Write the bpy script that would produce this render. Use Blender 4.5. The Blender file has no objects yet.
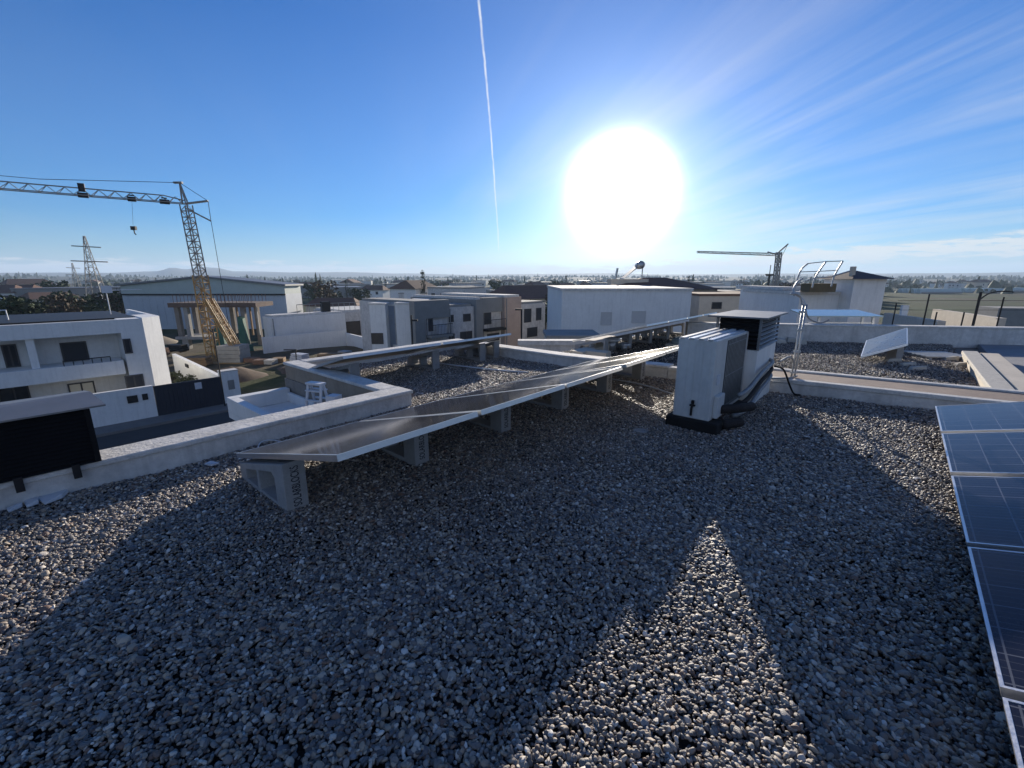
import bpy, bmesh, math, random
import numpy as np
from mathutils import Vector, Matrix
random.seed(7); rng = np.random.default_rng(7)
S = bpy.context.scene
COL = S.collection
R = math.radians

# ------------------------------------------------------------------ survey
# The photograph's camera (focal length in pixels, pitch, eye height) is used only to survey
# real positions: rays are intersected with real roof, street and facade planes.
FPX = 440.0; HC = 1.57
PIT = math.atan(106 / FPX); cP, sP = math.cos(PIT), math.sin(PIT)
AZ = R(41)
EX, EY = math.sin(AZ), math.cos(AZ)      # 'a': direction of the panel rows
NX, NY = math.cos(AZ), -math.sin(AZ)     # 'b': across the rows
def ray(x, y):
    u, v = x - 512, y - 384
    return u, FPX * cP - v * sP, -(v * cP + FPX * sP)
def W(a, b, z=0.0): return Vector((a * EX + b * NX, a * EY + b * NY, z))
def AB(p): return p[0] * EX + p[1] * EY, p[0] * NX + p[1] * NY
def G(x, y, z=0.0):
    r = ray(x, y); t = (z - HC) / r[2]; return Vector((r[0] * t, r[1] * t, z))
def GA(x, y, z=0.0): return AB(G(x, y, z))
def D(x, y, d):
    r = ray(x, y); t = d / r[1]; return Vector((r[0] * t, d, HC + r[2] * t))
def FB(x, y, b):
    r = ray(x, y); t = b / (r[0] * NX + r[1] * NY); return (r[0] * EX + r[1] * EY) * t, HC + r[2] * t

# ------------------------------------------------------------------ materials
def nodes_of(m):
    m.use_nodes = True; nt = m.node_tree; nt.nodes.clear(); return nt
def N(nt, t, **kw):
    n = nt.nodes.new(t)
    for k, v in kw.items(): setattr(n, k, v)
    return n
def mth(nt, op, a, b=None, c=None, clamp=False):
    n = nt.nodes.new('ShaderNodeMath'); n.operation = op; n.use_clamp = clamp
    for i, v in enumerate((a, b, c)):
        if v is None: continue
        if isinstance(v, (int, float)): n.inputs[i].default_value = v
        else: nt.links.new(v, n.inputs[i])
    return n.outputs[0]
def vmth(nt, op, a, b=None):
    n = nt.nodes.new('ShaderNodeVectorMath'); n.operation = op
    for i, v in enumerate((a, b)):
        if v is None: continue
        if isinstance(v, (tuple, list, Vector)): n.inputs[i].default_value = tuple(v)
        else: nt.links.new(v, n.inputs[i])
    return n
def mixc(nt, f, a, b, mode='MIX'):
    n = nt.nodes.new('ShaderNodeMix'); n.data_type = 'RGBA'; n.blend_type = mode
    for s, v in ((n.inputs[0], f), (n.inputs[6], a), (n.inputs[7], b)):
        if isinstance(v, (int, float)): s.default_value = v
        elif isinstance(v, (tuple, list)): s.default_value = (*v, 1) if len(v) == 3 else v
        else: nt.links.new(v, s)
    return n.outputs[2]
def noise(nt, vec, scale, det=4, rough=.55, dist=0):
    n = N(nt, 'ShaderNodeTexNoise'); n.inputs['Scale'].default_value = scale
    n.inputs['Detail'].default_value = det; n.inputs['Roughness'].default_value = rough
    n.inputs['Distortion'].default_value = dist
    if vec is not None: nt.links.new(vec, n.inputs['Vector'])
    return n.outputs['Fac']
def ramp(nt, f, stops, interp='LINEAR'):
    n = N(nt, 'ShaderNodeValToRGB'); n.color_ramp.interpolation = interp; e = n.color_ramp.elements
    while len(e) < len(stops): e.new(.5)
    for el, (p, c) in zip(e, stops):
        el.position = p; el.color = (c, c, c, 1) if isinstance(c, (int, float)) else (*c, 1)
    nt.links.new(f, n.inputs[0]); return n.outputs[0]
MATS = {}
def mat(name, col, rough=.8, var=.25, scale=3., bump=.15, bscale=40., metal=0., col2=None, streak=0., spec=.4):
    """Plain weathered surface: two-scale colour variation, optional vertical run-off streaks, fine bump."""
    if name in MATS: return MATS[name]
    m = bpy.data.materials.new(name); nt = nodes_of(m)
    o = N(nt, 'ShaderNodeOutputMaterial'); p = N(nt, 'ShaderNodeBsdfPrincipled')
    nt.links.new(p.outputs[0], o.inputs[0])
    tc = N(nt, 'ShaderNodeNewGeometry').outputs['Position']
    n1 = noise(nt, tc, scale, 6, .6); n2 = noise(nt, tc, scale * 7, 4, .6)
    f = ramp(nt, mth(nt, 'MULTIPLY_ADD', n2, .4, mth(nt, 'MULTIPLY', n1, .6)), [(.35, 0.), (.68, 1.)])
    c2 = col2 if col2 else tuple(c * (1 - var) for c in col)
    c = mixc(nt, f, c2, col)
    if streak > 0:
        mp = N(nt, 'ShaderNodeMapping'); mp.inputs['Scale'].default_value = (6, 6, .5); nt.links.new(tc, mp.inputs[0])
        s = ramp(nt, noise(nt, mp.outputs[0], 1.2, 5, .6), [(.5, 0.), (.75, 1.)])
        c = mixc(nt, mth(nt, 'MULTIPLY', s, streak), c, tuple(x * .45 for x in col))
    nt.links.new(c, p.inputs['Base Color'])
    p.inputs['Roughness'].default_value = rough; p.inputs['Metallic'].default_value = metal
    p.inputs['Specular IOR Level'].default_value = spec
    nt.links.new(mth(nt, 'MULTIPLY_ADD', n2, .25, rough - .12, clamp=True), p.inputs['Roughness'])
    if bump > 0:
        b = N(nt, 'ShaderNodeBump'); b.inputs['Strength'].default_value = bump; b.inputs['Distance'].default_value = .02
        nt.links.new(noise(nt, tc, bscale, 5, .65), b.inputs['Height']); nt.links.new(b.outputs[0], p.inputs['Normal'])
    MATS[name] = m; return m
WHITE = mat('white_render', (.80, .80, .78), .85, .14, .8, .12, 30, streak=.25)
WHITE2 = mat('white_render_worn', (.70, .68, .65), .9, .38, 2.2, .4, 30, streak=.6)
CAPW = mat('cap_render', (.74, .72, .68), .85, .4, 5., .5, 30)
CONCR = mat('concrete', (.36, .35, .33), .9, .3, 5., .4, 60)
CONCD = mat('rough_concrete', (.27, .24, .21), .95, .35, 3., .5, 30, streak=.5)
BLOCKM = mat('precast_concrete', (.34, .34, .34), .9, .25, 8., .4, 90)
CREAM = mat('cream_render', (.62, .55, .45), .9, .2, 2., .2, 30)
PINK = mat('pink_render', (.50, .38, .31), .9, .2, 1., .1, 30)
GREYR = mat('grey_render', (.27, .27, .26), .9, .2, 1., .1, 30)
BROWNP = mat('brown_flashing', (.36, .27, .21), .85, .4, 3., .3, 25, col2=(.22, .17, .14))
ASPH = mat('asphalt', (.055, .057, .06), .95, .3, 2., .4, 60)
PAVE = mat('pavement', (.20, .19, .18), .95, .25, 2., .3, 20)
DARKM = mat('dark_metal', (.018, .019, .022), .55, .3, 5., .1, 30, spec=.3)
BLACKL = mat('black_louvre', (.010, .010, .012), .75, .3, 5., .1, 30, spec=.2)
ALU = mat('aluminium', (.62, .63, .65), .35, .15, 10., .05, 60, metal=.85)
GALV = mat('galvanised_steel', (.50, .52, .54), .45, .3, 12., .1, 60, metal=.7)
SHEET = mat('grey_sheet_metal', (.22, .225, .235), .5, .25, 4., .05, 30, metal=.4)
ACW = mat('aircon_casing', (.62, .62, .60), .55, .2, 3., .05, 30, streak=.35)
COIL = mat('condenser_coil', (.10, .105, .11), .5, .3, 8., .3, 200, metal=.4)
RUBBER = mat('black_rubber', (.02, .018, .017), .9, .4, 8., .4, 60)
FOAMP = mat('pipe_insulation', (.035, .028, .026), .85, .4, 12., .5, 60)
GREYP = mat('grey_lagging', (.30, .31, .32), .5, .3, 12., .3, 60, metal=.2)
WIN = mat('dark_glass', (.03, .035, .045), .12, .3, 2., 0, 30, spec=.6)
BLIND = mat('closed_blind', (.025, .03, .04), .6, .2, 2., 0)
LITWIN = mat('pale_blind', (.80, .74, .60), .7, .1, 2., 0)
FRM = mat('window_frame', (.06, .06, .065), .5, .2, 5., 0)
YEL = mat('crane_yellow', (.44, .27, .10), .6, .3, 4., .1, 40)
GALVC = mat('crane_grey', (.30, .29, .27), .6, .3, 4., .1, 40)
TILE = mat('roof_tile', (.16, .09, .065), .9, .3, 2., .3, 15)
FIELD = mat('field', (.075, .085, .035), .95, .5, .05, .2, 3, col2=(.11, .085, .05))
BARK = mat('bark', (.09, .065, .045), .95, .3, 8., .4, 30)
HANGU = mat('hangar_translucent', (.46, .52, .48), .6, .15, .5, .05, 10)
HANGL = mat('hangar_panel', (.50, .54, .58), .6, .15, .5, .05, 10)
GREEN = mat('green_sheeting', (.05, .16, .11), .6, .3, 3., .2, 10)
WOODY = mat('timber', (.30, .19, .10), .85, .35, 6., .2, 30)
BRICK = mat('brick_pile', (.26, .15, .10), .9, .4, 6., .4, 20)
PLAST = mat('white_sheet', (.60, .62, .66), .5, .15, 8., .2, 20)
STONE = mat('pale_stone', (.55, .52, .46), .9, .25, 10., .4, 30)
CYAN = mat('sky_reflection_glass', (.28, .36, .38), .15, .1, 3., 0, 30, spec=.6)  # pale teal stands in for sky reflected in solar panel glass
TEXTM = mat('stencil_ink', (.03, .03, .045), .8, .3, 30., 0)

def cell_mat(name, nx, ny, lx, ly, base=(.004, .006, .016), dust=.04):
    """Solar cells under glass: nx by ny cells with pale gaps and hairline busbars, dusty glass on top."""
    m = bpy.data.materials.new(name); nt = nodes_of(m)
    o = N(nt, 'ShaderNodeOutputMaterial'); p = N(nt, 'ShaderNodeBsdfPrincipled'); nt.links.new(p.outputs[0], o.inputs[0])
    tc = N(nt, 'ShaderNodeTexCoord').outputs['Object']; sx = N(nt, 'ShaderNodeSeparateXYZ'); nt.links.new(tc, sx.inputs[0])
    def gap(s, off, L, n, w):
        f = mth(nt, 'FRACT', mth(nt, 'MULTIPLY', mth(nt, 'SUBTRACT', s, off), n / L))
        d = mth(nt, 'MULTIPLY', mth(nt, 'ABSOLUTE', mth(nt, 'SUBTRACT', f, .5)), L / n)
        return mth(nt, 'GREATER_THAN', d, L / n * .5 - w)
    mx, my = .035, .03
    gx = gap(sx.outputs[0], mx, lx - 2 * mx, nx, .0032); gy = gap(sx.outputs[1], my, ly - 2 * my, ny, .0032)
    g = mth(nt, 'MAXIMUM', gx, gy)
    if lx > ly: bb = gap(sx.outputs[1], my, ly - 2 * my, ny * 4, .0007)
    else: bb = gap(sx.outputs[0], mx, lx - 2 * mx, nx * 4, .0007)
    ge = N(nt, 'ShaderNodeNewGeometry').outputs['Position']
    n1 = noise(nt, ge, 2.2, 6, .6, .6); n2 = noise(nt, ge, 60, 3, .6)
    c = mixc(nt, n1, base, tuple(x * 1.6 for x in base))
    c = mixc(nt, mth(nt, 'MULTIPLY', bb, .35), c, (.25, .26, .28))
    c = mixc(nt, mth(nt, 'MULTIPLY', g, .6), c, (.13, .14, .17))
    d = mth(nt, 'MULTIPLY', ramp(nt, mth(nt, 'MULTIPLY_ADD', n2, .35, mth(nt, 'MULTIPLY', n1, .65)), [(.3, .25), (.72, 1.)]), dust)
    c = mixc(nt, d, c, (.30, .27, .24))
    nt.links.new(c, p.inputs['Base Color'])
    p.inputs['Specular IOR Level'].default_value = .2
    nt.links.new(mth(nt, 'MULTIPLY_ADD', n1, .12, .04), p.inputs['Roughness'])
    
    return m

# ------------------------------------------------------------------ mesh builder
class MB:
    def __init__(s): s.v = []; s.f = []; s.m = []; s.mats = []
    def mi(s, m):
        if m is None: return 0
        if m not in s.mats: s.mats.append(m)
        return s.mats.index(m)
    def add(s, vs, fs, m=None):
        k = len(s.v); s.v += [tuple(v) for v in vs]; i = s.mi(m)
        for f in fs: s.f.append([k + j for j in f]); s.m.append(i)
    def box(s, x0, x1, y0, y1, z0, z1, m=None, M=None):
        x0, x1 = sorted((x0, x1)); y0, y1 = sorted((y0, y1)); z0, z1 = sorted((z0, z1))
        vs = [Vector(p) for p in ((x0, y0, z0), (x1, y0, z0), (x1, y1, z0), (x0, y1, z0), (x0, y0, z1), (x1, y0, z1), (x1, y1, z1), (x0, y1, z1))]
        if M is not None: vs = [M @ v for v in vs]
        s.add(vs, [(0, 3, 2, 1), (4, 5, 6, 7), (0, 1, 5, 4), (1, 2, 6, 5), (2, 3, 7, 6), (3, 0, 4, 7)], m); return s
    def prism(s, pts, z0, z1, m=None):
        """pts counter-clockwise in plan"""
        n = len(pts); vs = [(p[0], p[1], z0) for p in pts] + [(p[0], p[1], z1) for p in pts]
        s.add(vs, [tuple(range(n))[::-1], tuple(range(n, 2 * n))] + [(i, (i + 1) % n, n + (i + 1) % n, n + i) for i in range(n)], m); return s
    def sheet(s, pts, m=None):
        s.add(pts, [tuple(range(len(pts)))], m); return s
    def hull(s, a, b, m=None):
        """frustum between two equal rings"""
        n = len(a); s.add(list(a) + list(b), [tuple(range(n))[::-1], tuple(range(n, 2 * n))] + [(i, (i + 1) % n, n + (i + 1) % n, n + i) for i in range(n)], m); return s
    def tube(s, pts, r, n=8, m=None, caps=True):
        pts = [Vector(p) for p in pts]; k = len(s.v); i = s.mi(m)
        rs = r if isinstance(r, (list, tuple)) else [r] * len(pts)
        up = Vector((0, 0, 1)); prev = None
        for j, p in enumerate(pts):
            t = (pts[min(j + 1, len(pts) - 1)] - pts[max(j - 1, 0)]).normalized()
            if prev is None: prev = t.cross(up if abs(t.z) < .9 else Vector((1, 0, 0))).normalized()
            x = (prev - t * prev.dot(t)).normalized(); y = t.cross(x); prev = x
            for q in range(n):
                a = 2 * math.pi * q / n; s.v.append(tuple(p + (x * math.cos(a) + y * math.sin(a)) * rs[j]))
        for j in range(len(pts) - 1):
            for q in range(n):
                s.f.append([k + j * n + q, k + j * n + (q + 1) % n, k + (j + 1) * n + (q + 1) % n, k + (j + 1) * n + q]); s.m.append(i)
        if caps:
            s.f.append([k + q for q in range(n)][::-1]); s.m.append(i)
            e = k + (len(pts) - 1) * n; s.f.append([e + q for q in range(n)]); s.m.append(i)
        return s
    def prof(s, v2, faces, y0, y1, m=None):
        """2-D x/z profile of polygons extruded along y, interior holes kept"""
        n = len(v2); vs = [(x, y0, z) for x, z in v2] + [(x, y1, z) for x, z in v2]; fs = []; ed = {}
        for f in faces:
            fs.append(tuple(f)); fs.append(tuple(n + i for i in f[::-1]))
            for q in range(len(f)):
                a, b = f[q], f[(q + 1) % len(f)]
                if (b, a) in ed: del ed[(b, a)]
                else: ed[(a, b)] = 1
        for a, b in ed: fs.append((b, a, n + a, n + b))
        s.add(vs, fs, m); return s
    def build(s, name, m=None, parent=None, bevel=0., smooth=False, seg=2, M=None):
        me = bpy.data.meshes.new(name); me.from_pydata(s.v, [], s.f)
        ms = s.mats if s.mats else [m]
        for x in ms: me.materials.append(x)
        if s.mats:
            for p, i in zip(me.polygons, s.m): p.material_index = i
        bm = bmesh.new(); bm.from_mesh(me); bmesh.ops.recalc_face_normals(bm, faces=bm.faces); bm.to_mesh(me); bm.free()
        if M is not None: me.transform(M)
        if smooth: me.polygons.foreach_set('use_smooth', [True] * len(me.polygons))
        o = bpy.data.objects.new(name, me); COL.objects.link(o)
        if parent is not None: o.parent = parent
        if bevel > 0:
            b = o.modifiers.new('b', 'BEVEL'); b.width = bevel; b.segments = seg; b.limit_method = 'ANGLE'; b.angle_limit = R(40)
        return o
def tag(o, label=None, cat=None, group=None, kind=None):
    if label: o['label'] = label
    if cat: o['category'] = cat
    if group: o['group'] = group
    if kind: o['kind'] = kind
    return o
def thing(name, label, cat, loc, rz=None, group=None, rot=None):
    o = bpy.data.objects.new(name, None); COL.objects.link(o); o.location = loc; o.empty_display_size = .2
    o.rotation_euler = rot if rot else (0, 0, -AZ if rz is None else rz)
    return tag(o, label, cat, group)
def copytree(o, loc, rz=None, label=None, rot=None, scale=None):
    kids = list(o.children)
    c = o.copy(); COL.objects.link(c); c.location = loc
    if rot is not None: c.rotation_euler = rot
    elif rz is not None: c.rotation_euler = (0, 0, rz)
    if scale is not None: c.scale = (scale,) * 3 if isinstance(scale, (int, float)) else scale
    if label: c['label'] = label
    for k in kids:
        d = k.copy(); COL.objects.link(d); d.parent = c
        for g in k.children:
            e = g.copy(); COL.objects.link(e); e.parent = d
    return c
# local frame of things set on the site grid: x = b (across rows), y = a (along rows)

# ------------------------------------------------------------------ camera
cam = bpy.data.cameras.new('camera'); co = bpy.data.objects.new('camera', cam); COL.objects.link(co)
co.location = (0, 0, HC); co.rotation_euler = (R(90) - PIT, 0, 0)
cam.sensor_width = 36; cam.lens = 36 * FPX / 1024; cam.clip_start = .05; cam.clip_end = 40000
S.camera = co

# ------------------------------------------------------------------ sky and sun
SAZ, SEL = R(12.0), R(12.2)
sd = Vector((math.sin(SAZ) * math.cos(SEL), math.cos(SAZ) * math.cos(SEL), math.sin(SEL)))
L = bpy.data.lights.new('sun', 'SUN'); L.energy = 5.0; L.angle = R(.55); L.color = (1, .90, .76)
lo = bpy.data.objects.new('sun', L); COL.objects.link(lo); lo.rotation_euler = sd.to_track_quat('Z', 'Y').to_euler(); lo.location = (0, 0, 30)
w = bpy.data.worlds.new('World'); S.world = w; w.use_nodes = True; nt = w.node_tree; nt.nodes.clear()
wo = N(nt, 'ShaderNodeOutputWorld'); bg = N(nt, 'ShaderNodeBackground'); nt.links.new(bg.outputs[0], wo.inputs[0])
sky = N(nt, 'ShaderNodeTexSky'); sky.sky_type = 'NISHITA'; sky.sun_disc = False
sky.sun_elevation = SEL; sky.sun_rotation = SAZ; sky.air_density = 1.0; sky.dust_density = .25; sky.ozone_density = 3.0; sky.altitude = 300
SKY_S = .066
d = vmth(nt, 'NORMALIZE', N(nt, 'ShaderNodeTexCoord').outputs['Generated']).outputs[0]
sep = N(nt, 'ShaderNodeSeparateXYZ'); nt.links.new(d, sep.inputs[0]); dx, dy, dz = sep.outputs
el = mth(nt, 'MULTIPLY', mth(nt, 'ARCSINE', dz), 180 / math.pi)
az = mth(nt, 'MULTIPLY', mth(nt, 'ARCTAN2', dx, dy), 180 / math.pi)
base = mixc(nt, 1., sky.outputs[0], (.50, .76, 1.18), 'MULTIPLY')
hs = N(nt, 'ShaderNodeHueSaturation'); hs.inputs['Saturation'].default_value = 1.30; hs.inputs['Value'].default_value = 1.0
nt.links.new(base, hs.inputs['Color']); base = hs.outputs[0]
# angle from the sun
gd = Vector((math.sin(R(13)) * math.cos(R(9.6)), math.cos(R(13)) * math.cos(R(9.6)), math.sin(R(9.6))))
cosg = vmth(nt, 'DOT_PRODUCT', d, tuple(gd)).outputs['Value']
th = mth(nt, 'MULTIPLY', mth(nt, 'ARCCOSINE', mth(nt, 'MINIMUM', cosg, 1.)), 180 / math.pi)
# high thin streaks of cirrus on a flat layer overhead
zc = mth(nt, 'ADD', mth(nt, 'MAXIMUM', dz, 0.), .07)
px = mth(nt, 'DIVIDE', dx, zc); py = mth(nt, 'DIVIDE', dy, zc)
cmb = N(nt, 'ShaderNodeCombineXYZ'); nt.links.new(px, cmb.inputs[0]); nt.links.new(py, cmb.inputs[1])
mp = N(nt, 'ShaderNodeMapping'); mp.inputs['Scale'].default_value = (1.15, .16, 1); mr = N(nt, 'ShaderNodeMapping'); mr.inputs['Rotation'].default_value = (0, 0, R(-14)); nt.links.new(cmb.outputs[0], mr.inputs[0]); nt.links.new(mr.outputs[0], mp.inputs[0])
ci = ramp(nt, noise(nt, mp.outputs[0], 1.1, 9, .6, .5), [(.44, 0.), (.68, 1.)])
cmask = ramp(nt, noise(nt, cmb.outputs[0], .45, 3, .5), [(.30, .15), (.58, 1.)])
side = ramp(nt, mth(nt, 'MULTIPLY_ADD', az, 1 / 120, .5), [(.36, .05), (.56, .5), (.72, 1.)])
fade = ramp(nt, mth(nt, 'MULTIPLY', el, 1 / 60), [(.0, 1.), (.2, .9), (.38, .4), (.58, .04)])
cirrus = mth(nt, 'MULTIPLY', mth(nt, 'MULTIPLY', mth(nt, 'MULTIPLY', ci, cmask), side), fade)
ccol = mixc(nt, mth(nt, 'MULTIPLY', cirrus, .62), base, (7.5, 7.4, 7.2))
# unseen bright altocumulus added opposite the sun as soft fill light
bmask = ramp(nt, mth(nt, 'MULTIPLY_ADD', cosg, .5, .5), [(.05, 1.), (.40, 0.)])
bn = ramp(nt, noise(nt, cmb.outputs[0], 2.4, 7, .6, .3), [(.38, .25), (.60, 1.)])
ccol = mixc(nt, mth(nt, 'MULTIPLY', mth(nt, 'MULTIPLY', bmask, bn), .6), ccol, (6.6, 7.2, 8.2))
# low bank of small clouds along the horizon
mp2 = N(nt, 'ShaderNodeCombineXYZ'); nt.links.new(mth(nt, 'MULTIPLY', az, .16), mp2.inputs[0]); nt.links.new(mth(nt, 'MULTIPLY', el, 1.25), mp2.inputs[1])
cu = noise(nt, mp2.outputs[0], 1.9, 9, .66, .3)
mp3 = N(nt, 'ShaderNodeCombineXYZ'); nt.links.new(mth(nt, 'MULTIPLY', az, .03), mp3.inputs[0])
top = mth(nt, 'MULTIPLY_ADD', noise(nt, mp3.outputs[0], 1.5, 3), 1.6, mth(nt, 'MULTIPLY_ADD', mth(nt, 'MAXIMUM', mth(nt, 'SUBTRACT', az, 10.), 0.), .055, -.1))
hb = mth(nt, 'SUBTRACT', 1., mth(nt, 'SMOOTH_MIN', 1., mth(nt, 'DIVIDE', mth(nt, 'ABSOLUTE', mth(nt, 'SUBTRACT', el, top)), 1.5), .1))
bank = mth(nt, 'MULTIPLY', ramp(nt, mth(nt, 'ADD', cu, mth(nt, 'MULTIPLY', hb, .30)), [(.62, 0.), (.72, 1.)]), mth(nt, 'MULTIPLY', hb, 2.5, clamp=True))
ccol = mixc(nt, mth(nt, 'MULTIPLY', bank, .85), ccol, (8.2, 7.9, 7.3))
# pale band just over the horizon
hz = ramp(nt, mth(nt, 'MULTIPLY', mth(nt, 'MAXIMUM', el, 0.), 1 / 25), [(0., .34), (.25, .14), (1., 0.)])
ccol = mixc(nt, hz, ccol, (4.5, 5.9, 6.5))
# condensation trail: a great-circle arc
v1 = Vector(ray(475, -4)).normalized(); v2 = Vector(ray(499, 252)).normalized(); cn = v1.cross(v2).normalized()
t0 = mth(nt, 'SUBTRACT', vmth(nt, 'DOT_PRODUCT', d, tuple(cn)).outputs['Value'],
         mth(nt, 'MULTIPLY', mth(nt, 'SINE', mth(nt, 'MULTIPLY', mth(nt, 'SUBTRACT', el, 3.), math.pi / 36)), -.0065))
wob = mth(nt, 'MULTIPLY', mth(nt, 'SUBTRACT', noise(nt, d, 45, 4), .5), .0035)
tw = mth(nt, 'MULTIPLY_ADD', mth(nt, 'MAXIMUM', el, 0.), .00007, .0012)
tm = mth(nt, 'SUBTRACT', 1., mth(nt, 'DIVIDE', mth(nt, 'ABSOLUTE', mth(nt, 'ADD', t0, wob)), tw), clamp=True)
tm = mth(nt, 'MULTIPLY', tm, mth(nt, 'GREATER_THAN', el, 3.35)); tm = mth(nt, 'MULTIPLY', tm, mth(nt, 'LESS_THAN', el, 40.))
tm = mth(nt, 'MULTIPLY', tm, mth(nt, 'GREATER_THAN', dy, 0.))
tm = mth(nt, 'MULTIPLY', tm, ramp(nt, noise(nt, d, 30, 3), [(.3, .45), (.6, 1.)]))
ccol = mixc(nt, mth(nt, 'MULTIPLY', tm, .8), ccol, (8.5, 8.6, 8.8))
# the bright aureole of forward-scattered light round the low sun
th2 = mth(nt, 'ADD', th, mth(nt, 'MULTIPLY', mth(nt, 'SUBTRACT', noise(nt, d, 5, 2), .5), .6))
g1 = mth(nt, 'MULTIPLY', mth(nt, 'EXPONENT', mth(nt, 'MULTIPLY', mth(nt, 'POWER', mth(nt, 'DIVIDE', th2, 5.25), 4.), -1.)), 34.)
g2 = mth(nt, 'MULTIPLY', mth(nt, 'EXPONENT', mth(nt, 'MULTIPLY', th, -1 / 4.2)), 10.)
g3 = mth(nt, 'MULTIPLY', mth(nt, 'EXPONENT', mth(nt, 'MULTIPLY', th, -1 / 14.)), 3.3)
gl = N(nt, 'ShaderNodeCombineColor')
for i, (a1, a2, a3) in enumerate(((1, 1.1, 1.1), (1, .94, .88), (1, .72, .56))):
    nt.links.new(mth(nt, 'ADD', mth(nt, 'MULTIPLY', g1, a1), mth(nt, 'MULTIPLY_ADD', g2, a2, mth(nt, 'MULTIPLY', g3, a3))), gl.inputs[i])
fin = mixc(nt, 1., ccol, gl.outputs[0], 'ADD')
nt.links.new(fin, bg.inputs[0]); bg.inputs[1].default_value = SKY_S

# ------------------------------------------------------------------ ground, hills
def polar(name, az0, az1, na, rs, hf, m, M=None):
    vs = []; fs = []
    for r in rs:
        for j in range(na + 1):
            t = R(az0 + (az1 - az0) * j / na); x, y = r * math.sin(t), r * math.cos(t); vs.append((x, y, hf(x, y, r, t)))
    for i in range(len(rs) - 1):
        for j in range(na):
            k = i * (na + 1) + j; fs.append((k, k + na + 1, k + na + 2, k + 1))
    b = MB(); b.add(vs, fs); return b.build(name, m, smooth=True)
def zg(r):
    if r < 56: return -6.3
    if r < 80: return -6.3 - (r - 56) / 24 * 2.4
    if r < 600: return -8.7 - (r - 80) / 520 * 1.5
    return -10.2
def groundmat():
    m = bpy.data.materials.new('plain'); nt = nodes_of(m); o = N(nt, 'ShaderNodeOutputMaterial'); p = N(nt, 'ShaderNodeBsdfPrincipled'); nt.links.new(p.outputs[0], o.inputs[0])
    g = N(nt, 'ShaderNodeNewGeometry').outputs['Position']
    v = N(nt, 'ShaderNodeTexVoronoi'); v.inputs['Scale'].default_value = .011; v.inputs['Randomness'].default_value = .9; nt.links.new(g, v.inputs['Vector'])
    sc = N(nt, 'ShaderNodeSeparateColor'); nt.links.new(v.outputs['Color'], sc.inputs[0])
    c = ramp(nt, sc.outputs[0], [(0., (.05, .075, .025)), (.35, (.09, .075, .045)), (.6, (.13, .11, .07)), (.8, (.045, .08, .03)), (1., (.10, .13, .05))], 'CONSTANT')
    near = ramp(nt, noise(nt, g, .09, 6, .65), [(.35, (.12, .09, .06)), (.5, (.19, .15, .10)), (.62, (.06, .075, .03))])
    ln = vmth(nt, 'LENGTH', g).outputs['Value']
    c = mixc(nt, ramp(nt, mth(nt, 'MULTIPLY', ln, 1 / 300), [(.25, 0.), (.42, 1.)]), near, c)
    c = mixc(nt, mth(nt, 'MULTIPLY', noise(nt, g, .6, 6, .7), .5), c, (.05, .05, .03)); c = mixc(nt, ramp(nt, noise(nt, g, .03, 5, .6), [(.4, 0.), (.65, .75)]), c, (.03, .035, .018))
    nt.links.new(c, p.inputs['Base Color']); p.inputs['Roughness'].default_value = 1; p.inputs['Specular IOR Level'].default_value = .1
    b = N(nt, 'ShaderNodeBump'); b.inputs['Strength'].default_value = .5; b.inputs['Distance'].default_value = .3; nt.links.new(noise(nt, g, 1.5, 6, .7), b.inputs['Height']); nt.links.new(b.outputs[0], p.inputs['Normal'])
    return m
PLAIN = groundmat()
rs = [.1, 10, 20, 30, 40, 55, 80, 120, 180, 260, 380, 600, 1000, 1700, 2800, 4500, 6900]
tag(polar('ground', -180, 180, 120, rs, lambda x, y, r, t: zg(r), PLAIN), kind='structure')
def fbm(x, y):
    s = 0; a = 1; f = 1
    for k in range(5):
        s += a * (math.sin(x * f * 1.3 + k * 1.7 + 1.3 * math.sin(y * f * .9 + k)) + math.sin(y * f * 1.1 + k * 2.3 + 1.1 * math.sin(x * f * .7 + k * .6))) * .5; a *= .5; f *= 2.03
    return s
HILLM = mat('hill_scrub', (.05, .055, .035), 1., .5, .004, .0, 1, col2=(.085, .075, .055), spec=.1)
def hills(name, r0, r1, hfun):
    rr = [r0 + (r1 - r0) * i / 12 for i in range(13)]
    def hf(x, y, r, t):
        k = (r - r0) / (r1 - r0); w_ = math.sin(min(1, k * 1.6) * math.pi / 2)
        return -12 + w_ * hfun(math.degrees(t), x, y)
    return tag(polar(name, -75, 80, 310, rr, hf, HILLM), kind='structure')
def ridge(pts, deg):
    for (a0, h0), (a1, h1) in zip(pts, pts[1:]):
        if a0 <= deg <= a1:
            f = (deg - a0) / (a1 - a0); f = f * f * (3 - 2 * f); return h0 + (h1 - h0) * f
    return pts[0][1] if deg < pts[0][0] else pts[-1][1]
hills('hills', 3600, 6500, lambda t, x, y: 14 + ridge([(-75, 15), (-50, 20), (-42, 35), (-38, 48), (-36.8, 82), (-35.6, 66), (-34.4, 90), (-33, 82), (-31.5, 52), (-25, 46), (-20, 52), (-14, 36), (-5, 24), (0, 30), (10, 34), (20, 26), (30, 30), (80, 22)], t) + 6 * fbm(x / 420, y / 420) + 12)
hills('hills', 1500, 2600, lambda t, x, y: ridge([(-75, 16), (-50, 17), (-44, 18), (-30, 10), (-14, 11), (-5, 15), (5, 17), (15, 16), (30, 14), (50, 12), (80, 12)], t) + 2.0 * fbm(x / 160, y / 160))

# ------------------------------------------------------------------ our roof
RZ = -AZ
def site(mb): return mb        # plan coordinates are (b, a)
SITE_M = Matrix.Rotation(RZ, 4, 'Z')
def sbuild(mb, name, m=None, **kw): return mb.build(name, m, M=SITE_M, **kw)

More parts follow.
